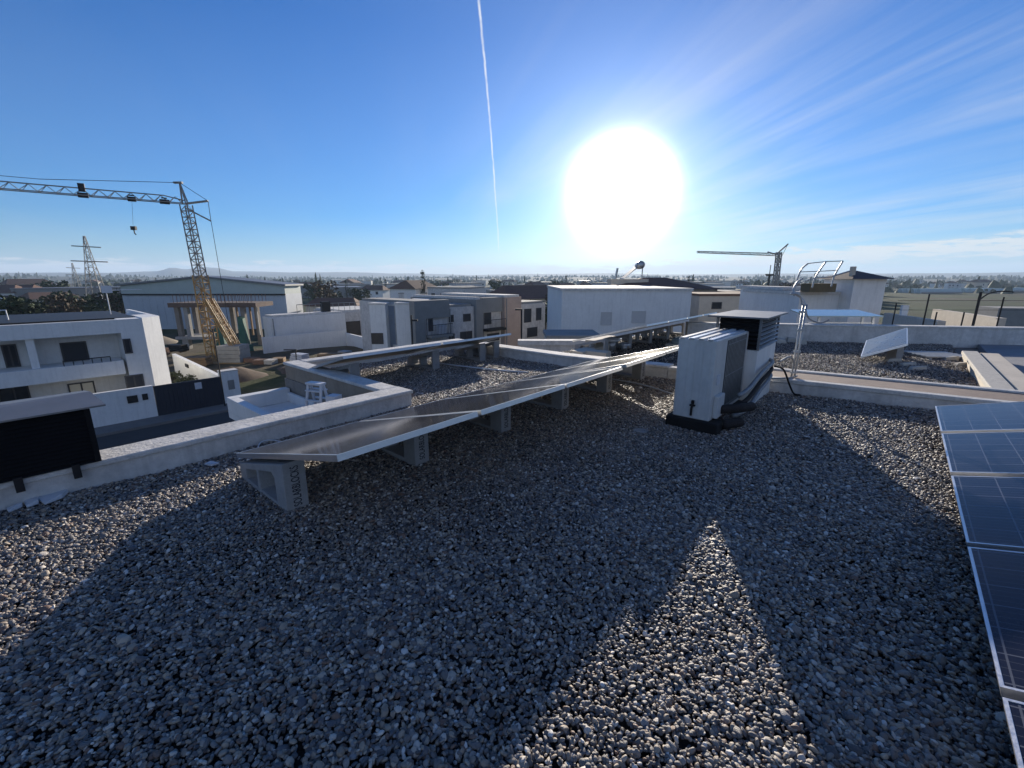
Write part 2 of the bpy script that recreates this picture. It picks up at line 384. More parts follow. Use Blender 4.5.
# storey walls under the roof (the building body); the parapets butt on top
gf = MB()
roofpoly = [(-4.73, -6.), (7, -6.), (7, 8.6), (-1.2, 7.2), (-4.4, 6.82), (-7.6, 6.82), (-7.6, 2.93), (-4.73, 2.93)]
bb = MB().prism(roofpoly, -6.3, -.06)
tag(sbuild(bb, 'house_body', CONCD), 'rough rendered storeys of the house carrying the gravel roof', 'house')
def gravelbase():
    m = bpy.data.materials.new('gravel_bed'); nt = nodes_of(m); o = N(nt, 'ShaderNodeOutputMaterial'); p = N(nt, 'ShaderNodeBsdfPrincipled'); nt.links.new(p.outputs[0], o.inputs[0])
    g = N(nt, 'ShaderNodeNewGeometry').outputs['Position']
    v = N(nt, 'ShaderNodeTexVoronoi'); v.inputs['Scale'].default_value = 34; nt.links.new(g, v.inputs['Vector'])
    sc = N(nt, 'ShaderNodeSeparateColor'); nt.links.new(v.outputs['Color'], sc.inputs[0])
    c = ramp(nt, sc.outputs[0], [(0., (.08, .07, .06)), (.4, (.16, .14, .12)), (.7, (.22, .19, .16)), (1., (.34, .31, .27))])
    c = mixc(nt, mth(nt, 'MULTIPLY', v.outputs['Distance'], 14., clamp=True), c, (.05, .045, .04))
    nt.links.new(c, p.inputs['Base Color']); p.inputs['Roughness'].default_value = .95; p.inputs['Specular IOR Level'].default_value = .2
    b = N(nt, 'ShaderNodeBump'); b.inputs['Strength'].default_value = 1; b.inputs['Distance'].default_value = .02; b.invert = True
    nt.links.new(v.outputs['Distance'], b.inputs['Height']); nt.links.new(b.outputs[0], p.inputs['Normal'])
    return m
GRAVB = gravelbase()
roof_in = [(-4.43, -6.), (7, -6.), (7, 8.25), (1.3, 7.3), (-2.6, 6.75), (-4.5, 6.5), (-7.4, 6.5), (-7.4, 3.15), (-4.43, 3.15)]
tag(sbuild(MB().prism(roof_in, -.06, -.012), 'roof_deck', GRAVB), kind='structure')
# parapets
def parapet(poly, cap, z0, z1, name, label, wm=WHITE2, cm=CAPW, ct=.045):
    t = thing(name, label, 'parapet wall', W(0, 0, 0), 0)
    sbuild(MB().prism(poly, z0, z1 - ct), 'wall', wm, parent=t)
    sbuild(MB().prism(cap, z1 - ct, z1), 'coping', cm, parent=t, bevel=.012)
    return t
PZ = .215
parapet([(-4.70, -6), (-4.43, -6), (-4.43, 3.18), (-4.70, 3.18)], [(-4.72, -6), (-4.41, -6), (-4.41, 3.20), (-4.72, 3.20)], -.058, PZ, 'parapet_wall', 'long white parapet running from lower left to the step in the roof')
parapet([(-7.58, 2.95), (-4.722, 2.95), (-4.722, 3.16), (-7.58, 3.16)], [(-7.6, 2.93), (-4.722, 2.93), (-4.722, 3.19), (-7.6, 3.19)], -.058, PZ - .002, 'parapet_wall', 'parapet along the notch, its outer side tinted for warm light, facing the ladder', mat('warm_lit_render', (.36, .29, .22), .9, .3, 3., .4, 40, streak=.4))  # warm light on the notch side is put into the brown colour
parapet([(-7.58, 3.162), (-7.38, 3.162), (-7.38, 6.8), (-7.58, 6.8)], [(-7.6, 3.192), (-7.36, 3.192), (-7.36, 6.82), (-7.6, 6.82)], -.058, PZ - .001, 'parapet_wall', 'parapet behind the rear panel row, overlooking the unfinished lot')
parapet([(-7.378, 6.52), (-4.5, 6.52), (-2.62, 6.78), (-2.62, 7.02), (-4.5, 6.78), (-7.378, 6.78)], [(-7.358, 6.5), (-4.5, 6.5), (-2.62, 6.76), (-2.62, 7.04), (-4.5, 6.8), (-7.358, 6.8)], -.058, PZ, 'parapet_wall', 'sunlit white parapet at the far end of the gravel roof')
# party wall with brown flashing between two white edges
t = thing('party_wall', 'wide low party wall with brown top between two white edges', 'party wall', W(0, 0, 0), 0)
def strip(b0, b1, o0, o1):
    f = lambda b, o: (b, 6.75 + (b + 2.6) * .141 + o)
    return [f(b0, o0), f(b1, o0), f(b1, o1), f(b0, o1)]
sbuild(MB().prism(strip(-2.61, 7.5, .02, .86), -.06, .15), 'wall', WHITE2, parent=t)
sbuild(MB().prism(strip(-2.615, 7.5, 0, .13), .15, .205), 'edge_coping', CAPW, parent=t, bevel=.01)
sbuild(MB().prism(strip(-2.61, 7.5, .131, .75), .15, .19), 'flashing', BROWNP, parent=t)
sbuild(MB().prism(strip(-2.615, 7.5, .751, .88), .15, .21), 'edge_coping', CAPW, parent=t, bevel=.01)

# --- pebbles
def pebmat():
    m = bpy.data.materials.new('pebble'); nt = nodes_of(m); o = N(nt, 'ShaderNodeOutputMaterial'); p = N(nt, 'ShaderNodeBsdfPrincipled'); nt.links.new(p.outputs[0], o.inputs[0])
    f = N(nt, 'ShaderNodeObjectInfo').outputs['Random']
    c = ramp(nt, f, [(0., (.08, .075, .075)), (.10, (.17, .155, .145)), (.22, (.32, .26, .20)), (.34, (.12, .115, .12)), (.44, (.25, .225, .20)), (.54, (.40, .33, .25)), (.64, (.21, .13, .09)), (.71, (.31, .29, .27)), (.80, (.48, .42, .34)), (.87, (.15, .145, .14)), (.92, (.60, .55, .48)), (.975, (.72, .70, .65))], 'CONSTANT')
    c = mixc(nt, 1., c, (1.0, .975, .96), 'MULTIPLY')
    tc = N(nt, 'ShaderNodeTexCoord').outputs['Object']
    n1 = noise(nt, tc, 2.5, 4, .6)
    c = mixc(nt, mth(nt, 'MULTIPLY', n1, .22), c, (.13, .12, .11))
    nt.links.new(c, p.inputs['Base Color']); p.inputs['Roughness'].default_value = .48; p.inputs['Specular IOR Level'].default_value = .5
    b = N(nt, 'ShaderNodeBump'); b.inputs['Strength'].default_value = .25; b.inputs['Distance'].default_value = .1; nt.links.new(noise(nt, tc, 9, 3), b.inputs['Height']); nt.links.new(b.outputs[0], p.inputs['Normal'])
    return m
PEB = pebmat()
def pebble_tree():
    g = bpy.data.node_groups.new('pebbles', 'GeometryNodeTree')
    g.interface.new_socket('Geometry', in_out='INPUT', socket_type='NodeSocketGeometry'); g.interface.new_socket('Geometry', in_out='OUTPUT', socket_type='NodeSocketGeometry')
    n = g.nodes; l = g.links; gi = n.new('NodeGroupInput'); go = n.new('NodeGroupOutput')
    g2i = n.new('GeometryNodeGeometryToInstance')
    rr = random.Random(3)
    for k in range(8):
        ic = n.new('GeometryNodeMeshIcoSphere'); ic.inputs['Radius'].default_value = 1; ic.inputs['Subdivisions'].default_value = 3
        sp = n.new('GeometryNodeSetPosition'); pos = n.new('GeometryNodeInputPosition'); ns = n.new('ShaderNodeTexNoise'); ns.inputs['Scale'].default_value = .75; ns.inputs['Detail'].default_value = 2
        of = n.new('ShaderNodeVectorMath'); of.operation = 'ADD'; of.inputs[1].default_value = (k * 7.3, k * 3.1, k * 5.7)
        su = n.new('ShaderNodeVectorMath'); su.operation = 'SUBTRACT'; su.inputs[1].default_value = (.5, .5, .5)
        sc = n.new('ShaderNodeVectorMath'); sc.operation = 'SCALE'; sc.inputs['Scale'].default_value = .95
        l.new(pos.outputs[0], of.inputs[0]); l.new(of.outputs[0], ns.inputs['Vector']); l.new(ns.outputs['Color'], su.inputs[0]); l.new(su.outputs[0], sc.inputs[0])
        l.new(ic.outputs['Mesh'], sp.inputs['Geometry']); l.new(sc.outputs[0], sp.inputs['Offset'])
        tr = n.new('GeometryNodeTransform'); tr.inputs['Scale'].default_value = (1.0, rr.uniform(.5, .95), rr.uniform(.36, .62)); l.new(sp.outputs[0], tr.inputs['Geometry'])
        ss = n.new('GeometryNodeSetShadeSmooth'); l.new(tr.outputs[0], ss.inputs['Geometry'])
        sm = n.new('GeometryNodeSetMaterial'); sm.inputs['Material'].default_value = PEB; l.new(ss.outputs[0], sm.inputs['Geometry'])
        l.new(sm.outputs[0], g2i.inputs[0])
    io = n.new('GeometryNodeInstanceOnPoints'); io.inputs['Pick Instance'].default_value = True
    l.new(gi.outputs[0], io.inputs['Points']); l.new(g2i.outputs[0], io.inputs['Instance'])
    ri = n.new('FunctionNodeRandomValue'); ri.data_type = 'INT'; [s for s in ri.inputs if s.identifier == 'Min_002'][0].default_value = 0; [s for s in ri.inputs if s.identifier == 'Max_002'][0].default_value = 7; ri.inputs['Seed'].default_value = 1
    l.new([s for s in ri.outputs if s.identifier == 'Value_002'][0], io.inputs['Instance Index'])
    def rv(lo_, hi_, seed):
        r_ = n.new('FunctionNodeRandomValue'); r_.data_type = 'FLOAT_VECTOR'; r_.inputs[0].default_value = lo_; r_.inputs[1].default_value = hi_; r_.inputs['Seed'].default_value = seed; return r_.outputs[0]
    e2r = n.new('FunctionNodeEulerToRotation'); l.new(rv((-.75, -.75, 0), (.75, .75, 6.283), 2), e2r.inputs[0]); l.new(e2r.outputs[0], io.inputs['Rotation'])
    at = n.new('GeometryNodeInputNamedAttribute'); at.data_type = 'FLOAT'; at.inputs['Name'].default_value = 'size'
    vs = n.new('ShaderNodeVectorMath'); vs.operation = 'SCALE'; l.new(rv((.85, .85, .85), (1.15, 1.15, 1.1), 3), vs.inputs[0]); l.new(at.outputs[0], vs.inputs['Scale']); l.new(vs.outputs[0], io.inputs['Scale'])
    st = n.new('GeometryNodeStoreNamedAttribute'); st.domain = 'INSTANCE'; st.data_type = 'FLOAT'; st.inputs['Name'].default_value = 'tint'
    rf = n.new('FunctionNodeRandomValue'); rf.data_type = 'FLOAT'; rf.inputs['Seed'].default_value = 9
    l.new(io.outputs[0], st.inputs['Geometry']); l.new([s for s in rf.outputs if s.identifier == 'Value_001'][0], st.inputs['Value'])
    l.new(st.outputs[0], go.inputs[0]); return g
PT = pebble_tree()
def inside(P, poly):
    x, y = P[:, 0], P[:, 1]; r = np.zeros(len(P), bool); n = len(poly); j = n - 1
    for i in range(n):
        xi, yi = poly[i]; xj, yj = poly[j]
        c = ((yi > y) != (yj > y)) & (x < (xj - xi) * (y - yi) / (yj - yi + 1e-12) + xi); r ^= c; j = i
    return r
def gravel(name, poly, label, dens, z=0., size=(.0065, .0175), view=True):
    xs = [p[0] for p in poly]; ys = [p[1] for p in poly]; area = (max(xs) - min(xs)) * (max(ys) - min(ys))
    n = int(area * dens(0)); P = np.stack([rng.uniform(min(xs), max(xs), n), rng.uniform(min(ys), max(ys), n)], 1)
    P = P[inside(P, poly)]
    Wx = P[:, 1] * EX + P[:, 0] * NX; Wy = P[:, 1] * EY + P[:, 0] * NY; dist = np.hypot(Wx, Wy)
    keep = rng.uniform(0, 1, len(P)) < np.array([dens(q) for q in dist]) / dens(0)
    if view: keep &= (Wy > -.6 + 0) & (np.abs(Wx) < 1.5 + 1.35 * (Wy + .9))
    P, Wx, Wy, dist = P[keep], Wx[keep], Wy[keep], dist[keep]
    und = .012 * np.sin(P[:, 0] * 2.1 + 1.7 * np.sin(P[:, 1] * 1.3)) * np.sin(P[:, 1] * 1.9) + .008 * np.sin(P[:, 0] * 5.3 + P[:, 1] * 4.1)
    sz = size[0] + (size[1] - size[0]) * rng.beta(1.1, 1.9, len(P)); big = rng.uniform(0, 1, len(P)) < .03; sz[big] *= 1.6; sz *= 1 + .16 * np.sin(Wx * 2.3 + 1.4 * np.sin(Wy * 1.7)) * np.sin(Wy * 2.9 + Wx)
    Z = z + .012 + und * .8 + rng.uniform(-.006, .010, len(P))
    me = bpy.data.meshes.new(name); me.vertices.add(len(P)); me.vertices.foreach_set('co', np.stack([Wx, Wy, Z], 1).astype(np.float32).ravel())
    a = me.attributes.new('size', 'FLOAT', 'POINT'); a.data.foreach_set('value', sz.astype(np.float32))
    o = bpy.data.objects.new(name, me); COL.objects.link(o); md = o.modifiers.new('g', 'NODES'); md.node_group = PT; me.materials.append(PEB)
    tag(o, label, 'gravel', kind='stuff'); print(name, len(P)); return o
gravel('gravel', roof_in, 'grey and beige rounded pebbles covering the whole flat roof', lambda q: 7600 if q < 3 else (7600 - (q - 3) * 1100 if q < 7 else 3200))

# ------------------------------------------------------------------ solar panels
PL, PW = 1.76, 1.05
CELLS = cell_mat('cells_portrait', 10, 6, PL, PW)
CELLD = cell_mat('cells_dusty', 10, 6, PL, PW, base=(.012, .012, .014), dust=.15)
CELLS_L = cell_mat('cells_landscape', 6, 10, PW, PL, dust=.3)
def make_panel(label, group, lx, ly, cm):
    t = thing('solar_module', label, 'solar panel', (0, 0, 0), group=group)
    f = MB(); h = .035; q = .03
    f.box(0, lx, 0, .012, 0, h); f.box(0, lx, ly - .012, ly, 0, h); f.box(0, .012, .012, ly - .012, 0, h); f.box(lx - .012, lx, .012, ly - .012, 0, h)
    f.box(.012, lx - .012, .012, q, 0, .003); f.box(.012, lx - .012, ly - q, ly - .012, 0, .003)
    # top lip over the glass edge
    f.box(0, lx, 0, .011, h + .0002, h + .0022); f.box(0, lx, ly - .011, ly, h + .0002, h + .0022); f.box(0, .011, .011, ly - .011, h + .0002, h + .0022); f.box(lx - .011, lx, .011, ly - .011, h + .0002, h + .0022)
    f.build('frame', ALU, t)
    MB().box(.0125, lx - .0125, .0125, ly - .0125, h - .006, h).build('cell_glass', cm, t)
    MB().box(.013, lx - .013, .013, ly - .013, h - .0095, h - .0065).build('backsheet', mat('backsheet', (.45, .45, .44), .8, .15, 5, 0), t)
    MB().box(lx * .85, lx * .85 + .07, ly / 2 - .06, ly / 2 + .06, h - .028, h - .01).build('junction_box', DARKM, t)
    return t
def clamp_at(parent, x, y, z):
    MB().box(x - .02, x + .02, y - .02, y + .02, z, z + .012).build('clamp', ALU, parent, bevel=.003)
def rotp(tilt, az_off=0.): return (0, -tilt, RZ + az_off)
T15 = R(15.2)
mid = make_panel('x', 'solar panels of the long row across the roof', PL, PW, CELLD)
mlab = ['nearest panel of the long row, its front corner over the lettered concrete block', 'second panel of the long row counted from the lettered block end', 'middle panel of the long row, bright with reflected sky', 'fourth panel of the long row, tilted slightly off its neighbours', 'last panel of the long row, its end hidden behind the air conditioner']
mz = [.165, .165, .163, .166, .168]; mt = [R(-.35), R(-.35), R(-.35), R(.45), R(.5)]; mb_ = [-3.835, -3.835, -3.835, -3.80, -3.80]
for i in range(5):
    o = mid if i == 0 else copytree(mid, (0, 0, 0))
    o['label'] = mlab[i]; o.location = W(1.04 + 1.085 * i, mb_[i], mz[i]); o.rotation_euler = rotp(T15 + mt[i])
rt = make_panel('x', 'solar panels of the row at the right edge', PL, PW, CELLS)
rlab = ['panel of the right-hand row nearest the camera, only a sliver in view', 'panel of the right-hand row cut by the lower right corner', 'dark panel third from the near end of the right-hand row', 'fourth panel from the near end of the right-hand row', 'fifth panel of the right-hand row, halfway to the party wall', 'farthest panel of the right-hand row, close to the party wall']
for i in range(6):
    o = rt if i == 0 else copytree(rt, (0, 0, 0))
    o['label'] = rlab[i]; o.location = W(.88 - 1.1 + 1.1 * i + (.0 if i < 4 else .03 * (i - 3)), .46, .20); o.rotation_euler = rotp(T15)
bk = make_panel('x', 'solar panels of the rear row', PW, PL, CELLS_L)
for i, lb in enumerate(['rear row panel seen from behind beside the notch parapet', 'rear row panel seen from behind reaching over the far parapet']):
    o = bk if i == 0 else copytree(bk, (0, 0, 0))
    o['label'] = lb; o.location = W(3.02 + 1.8 * i, -6.75, .19); o.rotation_euler = rotp(R(15.5))
fr = None
for i, lb in enumerate(['first panel of the row beyond the far parapet, above the vent pots', 'second panel of the row beyond the far parapet', 'third panel of the row beyond the far parapet', 'fourth panel of the row beyond the far parapet, behind the louvred cabinet']):
    o = copytree(rt, W(8.2 + 1.1 * i, -5.35, .19), rot=rotp(T15), label=lb); o['group'] = 'solar panels on the next roof'
# concrete ballast blocks
def make_block(label, group, Lb=.86, h0=.145, h1=.38, wd=.15):
    t = thing('ballast_block', label, 'concrete block', (0, 0, 0), group=group)
    z = lambda x: h0 + (h1 - h0) * x / Lb
    v = [(0, 0), (.13, 0), (.36, 0), (.40, 0), (.70, 0), (Lb, 0),
         (.13, .05), (.36, .05), (.40, .05), (.70, .05),
         (.13, z(.13) - .05), (.36, z(.36) - .055), (.40, z(.40) - .055), (.66, z(.66) - .06), (.70, z(.7) - .10),
         (0, z(0)), (.13, z(.13)), (.36, z(.36)), (.40, z(.40)), (.66, z(.66)), (.70, z(.70)), (Lb, z(Lb))]
    f = [(0, 1, 6, 10, 16, 15), (1, 2, 7, 6), (2, 3, 8, 7), (3, 4, 9, 8), (7, 8, 12, 11), (10, 11, 17, 16), (11, 12, 18, 17), (12, 13, 19, 18), (13, 14, 20, 19), (4, 5, 21, 20, 14, 9)]
    MB().prof(v, f, 0, wd).build('body', BLOCKM, t, bevel=.006)
    return t
def lettering(parent, x, y, z, h, text, rot, m=TEXTM):
    c = bpy.data.curves.new('lettering', 'FONT'); c.body = text; c.size = 1; c.extrude = .002; c.align_x = 'CENTER'; c.align_y = 'CENTER'
    tmp = bpy.data.objects.new('tmp_text', c); COL.objects.link(tmp); dg = bpy.context.evaluated_depsgraph_get(); dg.update()
    me = bpy.data.meshes.new_from_object(tmp.evaluated_get(dg)); bpy.data.objects.remove(tmp)
    k = h / max(me.vertices[i].co.x - me.vertices[j].co.x for i in (0,) for j in (0,)) if False else 1
    xs = [q.co.x for q in me.vertices]; ys = [q.co.y for q in me.vertices]; sx = h[0] / (max(xs) - min(xs)); sy = h[1] / (max(ys) - min(ys))
    me.transform(Matrix.Translation((x, y, z)) @ rot @ Matrix.Diagonal((sx, sy, 1, 1)))
    me.materials.clear(); me.materials.append(m); me.name = 'lettering'
    o = bpy.data.objects.new('lettering', me); COL.objects.link(o); o.parent = parent; return o
blk = make_block('x', 'concrete blocks carrying the long panel row')
# text reads upward on the tall end face (face normal = local +x)
rotm = Matrix(((0, 0, 1, 0), (0, -1, 0, 0), (1, 0, 0, 0), (0, 0, 0, 1)))   # text x -> +z, text y -> toward viewer's left, normal -> +x
rotm = Matrix(((0, 0, 1, 0), (0, 0, 0, 0), (0, 0, 0, 0), (0, 0, 0, 1)))
ux, uy, uz = Vector((0, 0, 1)), Vector((0, -1, 0)), Vector((1, 0, 0))
rotm = Matrix(((ux.x, uy.x, uz.x, 0), (ux.y, uy.y, uz.y, 0), (ux.z, uy.z, uz.z, 0), (0, 0, 0, 1)))
lettering(blk, .8605, .078, .20, (.29, .055), 'SOLARBLOCKS', rotm)
blab = ['lettered concrete block at the near end of the long panel row', 'concrete block under the joint of the first and second panels of the long row', 'concrete block under the joint of the second and third panels of the long row', 'concrete block under the joint of the third and fourth panels of the long row', 'concrete block under the joint of the fourth and fifth panels of the long row', 'concrete block under the far end of the long panel row']
for i in range(6):
    o = blk if i == 0 else copytree(blk, (0, 0, 0))
    o['label'] = blab[i]; o.location = W(1.03 + 1.085 * i - (.0 if i == 0 else .03), -3.76, .0); o.rotation_euler = (0, 0, RZ)
bl2 = make_block('x', 'concrete blocks carrying the rear panel row', .74, .15, .35, .15)
for i, (a_, lb) in enumerate([(3.22, 'concrete block under the notch end of the rear panel row'), (4.75, 'concrete block under the joint of the two rear row panels'), (5.9, 'concrete block under the far rear panel, close to the far parapet'), (6.3, 'last concrete block of the rear row, beside the far parapet')]):
    o = bl2 if i == 0 else copytree(bl2, (0, 0, 0)); o['label'] = lb; o.location = W(a_, -6.68, .0); o.rotation_euler = (0, 0, RZ)
bl3 = None
for i in range(5):
    o = copytree(bl2, W(8.2 + 1.1 * i - .06, -5.25, 0.), rz=RZ, label='concrete block under the panel row beyond the far parapet'); o['group'] = 'concrete blocks of the panel row beyond the far parapet'
for i in range(7):
    o = copytree(blk, W(-.28 + 1.1 * i, .52, .03), rz=RZ, label='concrete block hidden beneath the right-hand panel row'); o['group'] = 'concrete blocks beneath the right-hand panel row'
    for k in [k for k in o.children if k.name.startswith('lettering')]: bpy.data.objects.remove(k)

# ------------------------------------------------------------------ air conditioner
t = thing('air_conditioner', 'tall pale air conditioning unit standing on black rubber feet on the gravel', 'air conditioner', W(4.58, -1.68, 0))
cs = MB(); Wd, Ln, z0, z1 = .38, 1.14, .13, .965
cs.box(0, Wd, 0, Ln, z0, z1)
cs.build('casing', ACW, t, bevel=.012)
for k in range(4):      # pale top ribs
    MB().box(.015 + k * .092, .065 + k * .092, -.012, Ln + .01, z1 - .003, z1 + .013).build('top_rib', ALU if k % 2 else ACW, t, bevel=.004)
for k in range(5): MB().box(.03 + k * .075, .036 + k * .075, -.004, .002, z0 + .04, z1 - .03).build('casing_rib', ACW, t)
MB().box(Wd - .004, Wd + .006, .36, Ln - .03, z0 + .05, z1 - .03).build('condenser_coil', COIL, t)
gg = MB()
for k in range(15): gg.tube([(Wd + .012, .37 + k * .053, z0 + .05), (Wd + .012, .37 + k * .053, z1 - .03)], .0016, 5)
for k in range(3): gg.tube([(Wd + .014, .36, z0 + .08 + k * .34), (Wd + .014, Ln - .03, z0 + .08 + k * .34)], .0016, 5)
gg.build('coil_guard', GALV, t)
MB().box(Wd - .01, Wd + .012, Ln - .04, Ln + .004, z0 + .01, z1 - .006).build('corner_post', ALU, t, bevel=.003)
MB().box(Wd - .002, Wd + .012, .10, .2, .50, .60).build('rating_plate', PLAST, t)
MB().box(Wd - .002, Wd + .05, .08, .30, z0 + .02, z0 + .26).build('valve_cover', ACW, t, bevel=.01)
vv = MB(); vv.tube([(.2, -.02, .17), (.205, -.035, .25), (.21, -.02, .30)], .012, 8); vv.box(.185, .235, -.045, -.015, .275, .29); vv.tube([(.212, -.03, .30), (.212, -.03, .335)], .016, 8)
vv.build('drain_valve', RUBBER, t)
for y in (-.02, Ln - .2): MB().box(-.06, Wd + .1, y - .02, y + .2, -.01, z0 - .002).build('rubber_foot', RUBBER, t, bevel=.02)
fanm = MB()
for k in range(6): fanm.tube([(-.012, Ln / 2 + .04 * (k + 1) * math.cos(q), .56 + .055 * (k + 1) * math.sin(q)) for q in np.linspace(0, 6.283, 25)], .003, 5)
fanm.build('fan_guard', GALV, t)
# thick insulated pipe stubs and the lagged pipes that climb to the cabinet
def bundle(name, label, cat, paths, r, m, **kw):
    b = MB()
    for p in paths: b.tube(smooth_path([Vector(q) for q in p]), r, 10)
    return tag(b.build(name, m, smooth=True), label, cat)
def smooth_path(p, n=6):
    if len(p) < 3: return p
    out = []
    for i in range(len(p) - 1):
        p0 = p[max(i - 1, 0)]; p1 = p[i]; p2 = p[i + 1]; p3 = p[min(i + 2, len(p) - 1)]
        for k in range(n):
            t_ = k / n; out.append(.5 * ((2 * p1) + (-p0 + p2) * t_ + (2 * p0 - 5 * p1 + 4 * p2 - p3) * t_ ** 2 + (-p0 + 3 * p1 - 3 * p2 + p3) * t_ ** 3))
    return out + [p[-1]]
def wab(a, b, z): return W(a, b, z)
bundle('insulated_pipe', 'thick dark insulated pipe lying against the air conditioner side', 'pipe', [[wab(4.80, -1.27, .22), wab(4.95, -1.12, .23), wab(5.16, -1.04, .22)]], .048, FOAMP)
bundle('insulated_pipe', 'lower dark insulated pipe stub beside the air conditioner foot', 'pipe', [[wab(4.72, -1.2, .09), wab(4.9, -1.1, .09), wab(4.93, -1.1, .08)]], .052, FOAMP)
tp = thing('lagged_pipes', 'pair of silver lagged pipes climbing to the white cabinet base', 'pipe', (0, 0, 0), 0)
for k in range(3):
    p = [wab(5.05, -1.20 + .02 * k, .10 + .12 * k), wab(5.3, -1.12, .14 + .12 * k), wab(5.9, -1.13, .24 + .11 * k), wab(6.5, -1.14, .32 + .09 * k), wab(6.62, -1.24, .34 + .09 * k)]
    MB().tube(smooth_path(p), .024, 10).build('pipe', (GREYP, FOAMP, GREYP)[k], tp, smooth=True)
bundle('cable', 'black cable dropping from the lagged pipes to the gravel', 'cable', [[wab(6.45, -1.10, .46), wab(6.6, -1.02, .40), wab(6.75, -.95, .18), wab(6.85, -.9, .05), wab(6.95, -.84, .02)]], .012, RUBBER)

# louvred cabinet
t = thing('louvred_cabinet', 'white masonry shaft with grey louvres and a flat metal cap beside the air conditioner', 'chimney', W(5.88, -1.70, 0))
MB().box(0, .50, 0, 1.0, -.02, .72).build('base', WHITE, t, bevel=.01)
MB().box(.03, .47, .03, .99, .722, 1.10).build('core', BLACKL, t)
for k in range(7):
    z = .74 + k * .052
    l_ = MB(); l_.hull([(.515, -.005, z), (.475, -.005, z + .020), (.475, .985, z + .020), (.515, .985, z)], [(.519, -.005, z + .004), (.479, -.005, z + .024), (.479, .985, z + .024), (.519, .985, z + .004)])
    l_.build('louvre_slat', GALV, t)
    l_ = MB(); l_.hull([(.03, -.004, z), (.03, .026, z + .020), (.48, .026, z + .020), (.48, -.004, z)], [(.03, -.001, z + .003), (.03, .029, z + .023), (.48, .029, z + .023), (.48, -.001, z + .003)])
    l_.build('louvre_slat', DARKM, t)
for (x, y) in ((-.005, -.012), (.482, -.012), (.482, .985), (-.005, .985)): MB().box(x, x + .025, y, y + .025, .722, 1.10).build('corner_post', SHEET, t)
MB().box(-.09, .58, -.10, 1.12, 1.102, 1.122).build('cap_sheet', SHEET, t, bevel=.004)

# galvanised ladder / mast at the party wall
t = thing('galvanised_mast', 'slim twin-tube galvanised mast with goosenecks standing at the party wall', 'mast', W(7.26, -1.0, 0), 0)
def loc(p, o=t): return Vector(p)
for dx_ in (-.022, .022):
    MB().tube([(dx_, 0, -.02), (dx_ + .02, 0, 1.22)], .013, 8).build('tube', GALV, t, smooth=True)
for z in (.25, .55, .85, 1.1): MB().box(-.04, .05, -.02, .02, z, z + .03).build('bracket', GALV, t)
gn = MB()
gn.tube(smooth_path([Vector(q) for q in ((-.02, 0, 1.2), (-.05, 0, 1.30), (-.13, -.02, 1.36), (-.22, -.03, 1.36))]), .013, 8)
gn.tube(smooth_path([Vector(q) for q in ((.03, 0, 1.2), (.0, .05, 1.29), (-.1, .1, 1.38), (-.05, .15, 1.50), (.03, .15, 1.56))]), .012, 8)
gn.build('gooseneck', GALV, t, smooth=True)
MB().tube(smooth_path([Vector(q) for q in ((.03, 0, 1.16), (.12, .02, 1.02), (.3, .04, .96), (.42, .05, 1.0))]), .010, 8).build('flexible_conduit', GREYP, t, smooth=True)
MB().tube(smooth_path([Vector(q) for q in ((-.02, 0, .22), (-.05, -.05, .42), (-.22, -.2, .52), (-.5, -.45, .50))]), .012, 8).build('flexible_conduit', GREYP, t, smooth=True)
MB().tube(smooth_path([Vector(q) for q in ((.06, 0, .21), (-.15, -.15, .215), (-.55, -.42, .27))]), .012, 8).build('flexible_conduit', GREYP, t, smooth=True)

# small things on our gravel
t = tag(MB().tube([G(641, 434) + Vector((0, 0, .02)), G(641, 434) + Vector((0, 0, .04))], .07, 24).build('drain_cover', CONCR, smooth=False), 'round pale drain cover lying on the gravel near the air conditioner', 'drain cover')
bundle('cable', 'thin pale cable lying across the gravel towards the air conditioner', 'cable', [[G(612, 381) + Vector((0, 0, .03)), G(640, 386) + Vector((0, 0, .03)), G(672, 396) + Vector((0, 0, .03))]], .010, PLAST)
bundle('cable', 'thin pale cable crossing the sunlit gravel behind the long panel row', 'cable', [[G(432, 364) + Vector((0, 0, .03)), G(470, 369) + Vector((0, 0, .035)), G(500, 372) + Vector((0, 0, .03)), G(528, 374) + Vector((0, 0, .03))]], .012, PLAST)
bundle('cable', 'loop of white cable at the low corner of the nearest long row panel', 'cable', [[G(258, 452) + Vector((0, 0, .03)), G(262, 447) + Vector((0, 0, .05)), G(274, 445) + Vector((0, 0, .05)), G(285, 448) + Vector((0, 0, .04))]], .006, PLAST)
for k, (pts, lb) in enumerate([([(38, 498), (70, 496), (64, 502), (46, 509), (40, 505)], 'larger white foam board offcut lying by the left parapet'), ([(24, 505), (42, 501), (40, 508), (28, 512)], 'smaller white foam board offcut lying by the left parapet'), ([(8, 514), (24, 509), (24, 511), (10, 517)], 'narrow strip of white board at the left edge of the gravel')]):
    pp = [G(x, y) for x, y in pts]; c_ = sum(pp, Vector()) / len(pp)
    b = MB(); b.hull([(p.x, p.y, .03) for p in pp], [(p.x, p.y, .045 + .03 * ((i * 7) % 3) / 3) for i, p in enumerate(pp)])
    tag(b.build('foam_board', PLAST, bevel=.004), lb, 'board')
pp = G(211, 468); tag(MB().hull([pp + Vector(q) for q in ((-.05, 0, .03), (.03, -.03, .03), (.06, .02, .03), (-.02, .04, .03))], [pp + Vector(q) for q in ((-.05, 0, .04), (.03, -.03, .045), (.06, .02, .04), (-.02, .04, .05))]).build('paper_scrap', PLAST), 'small white scrap on the gravel near the lettered block', 'scrap')

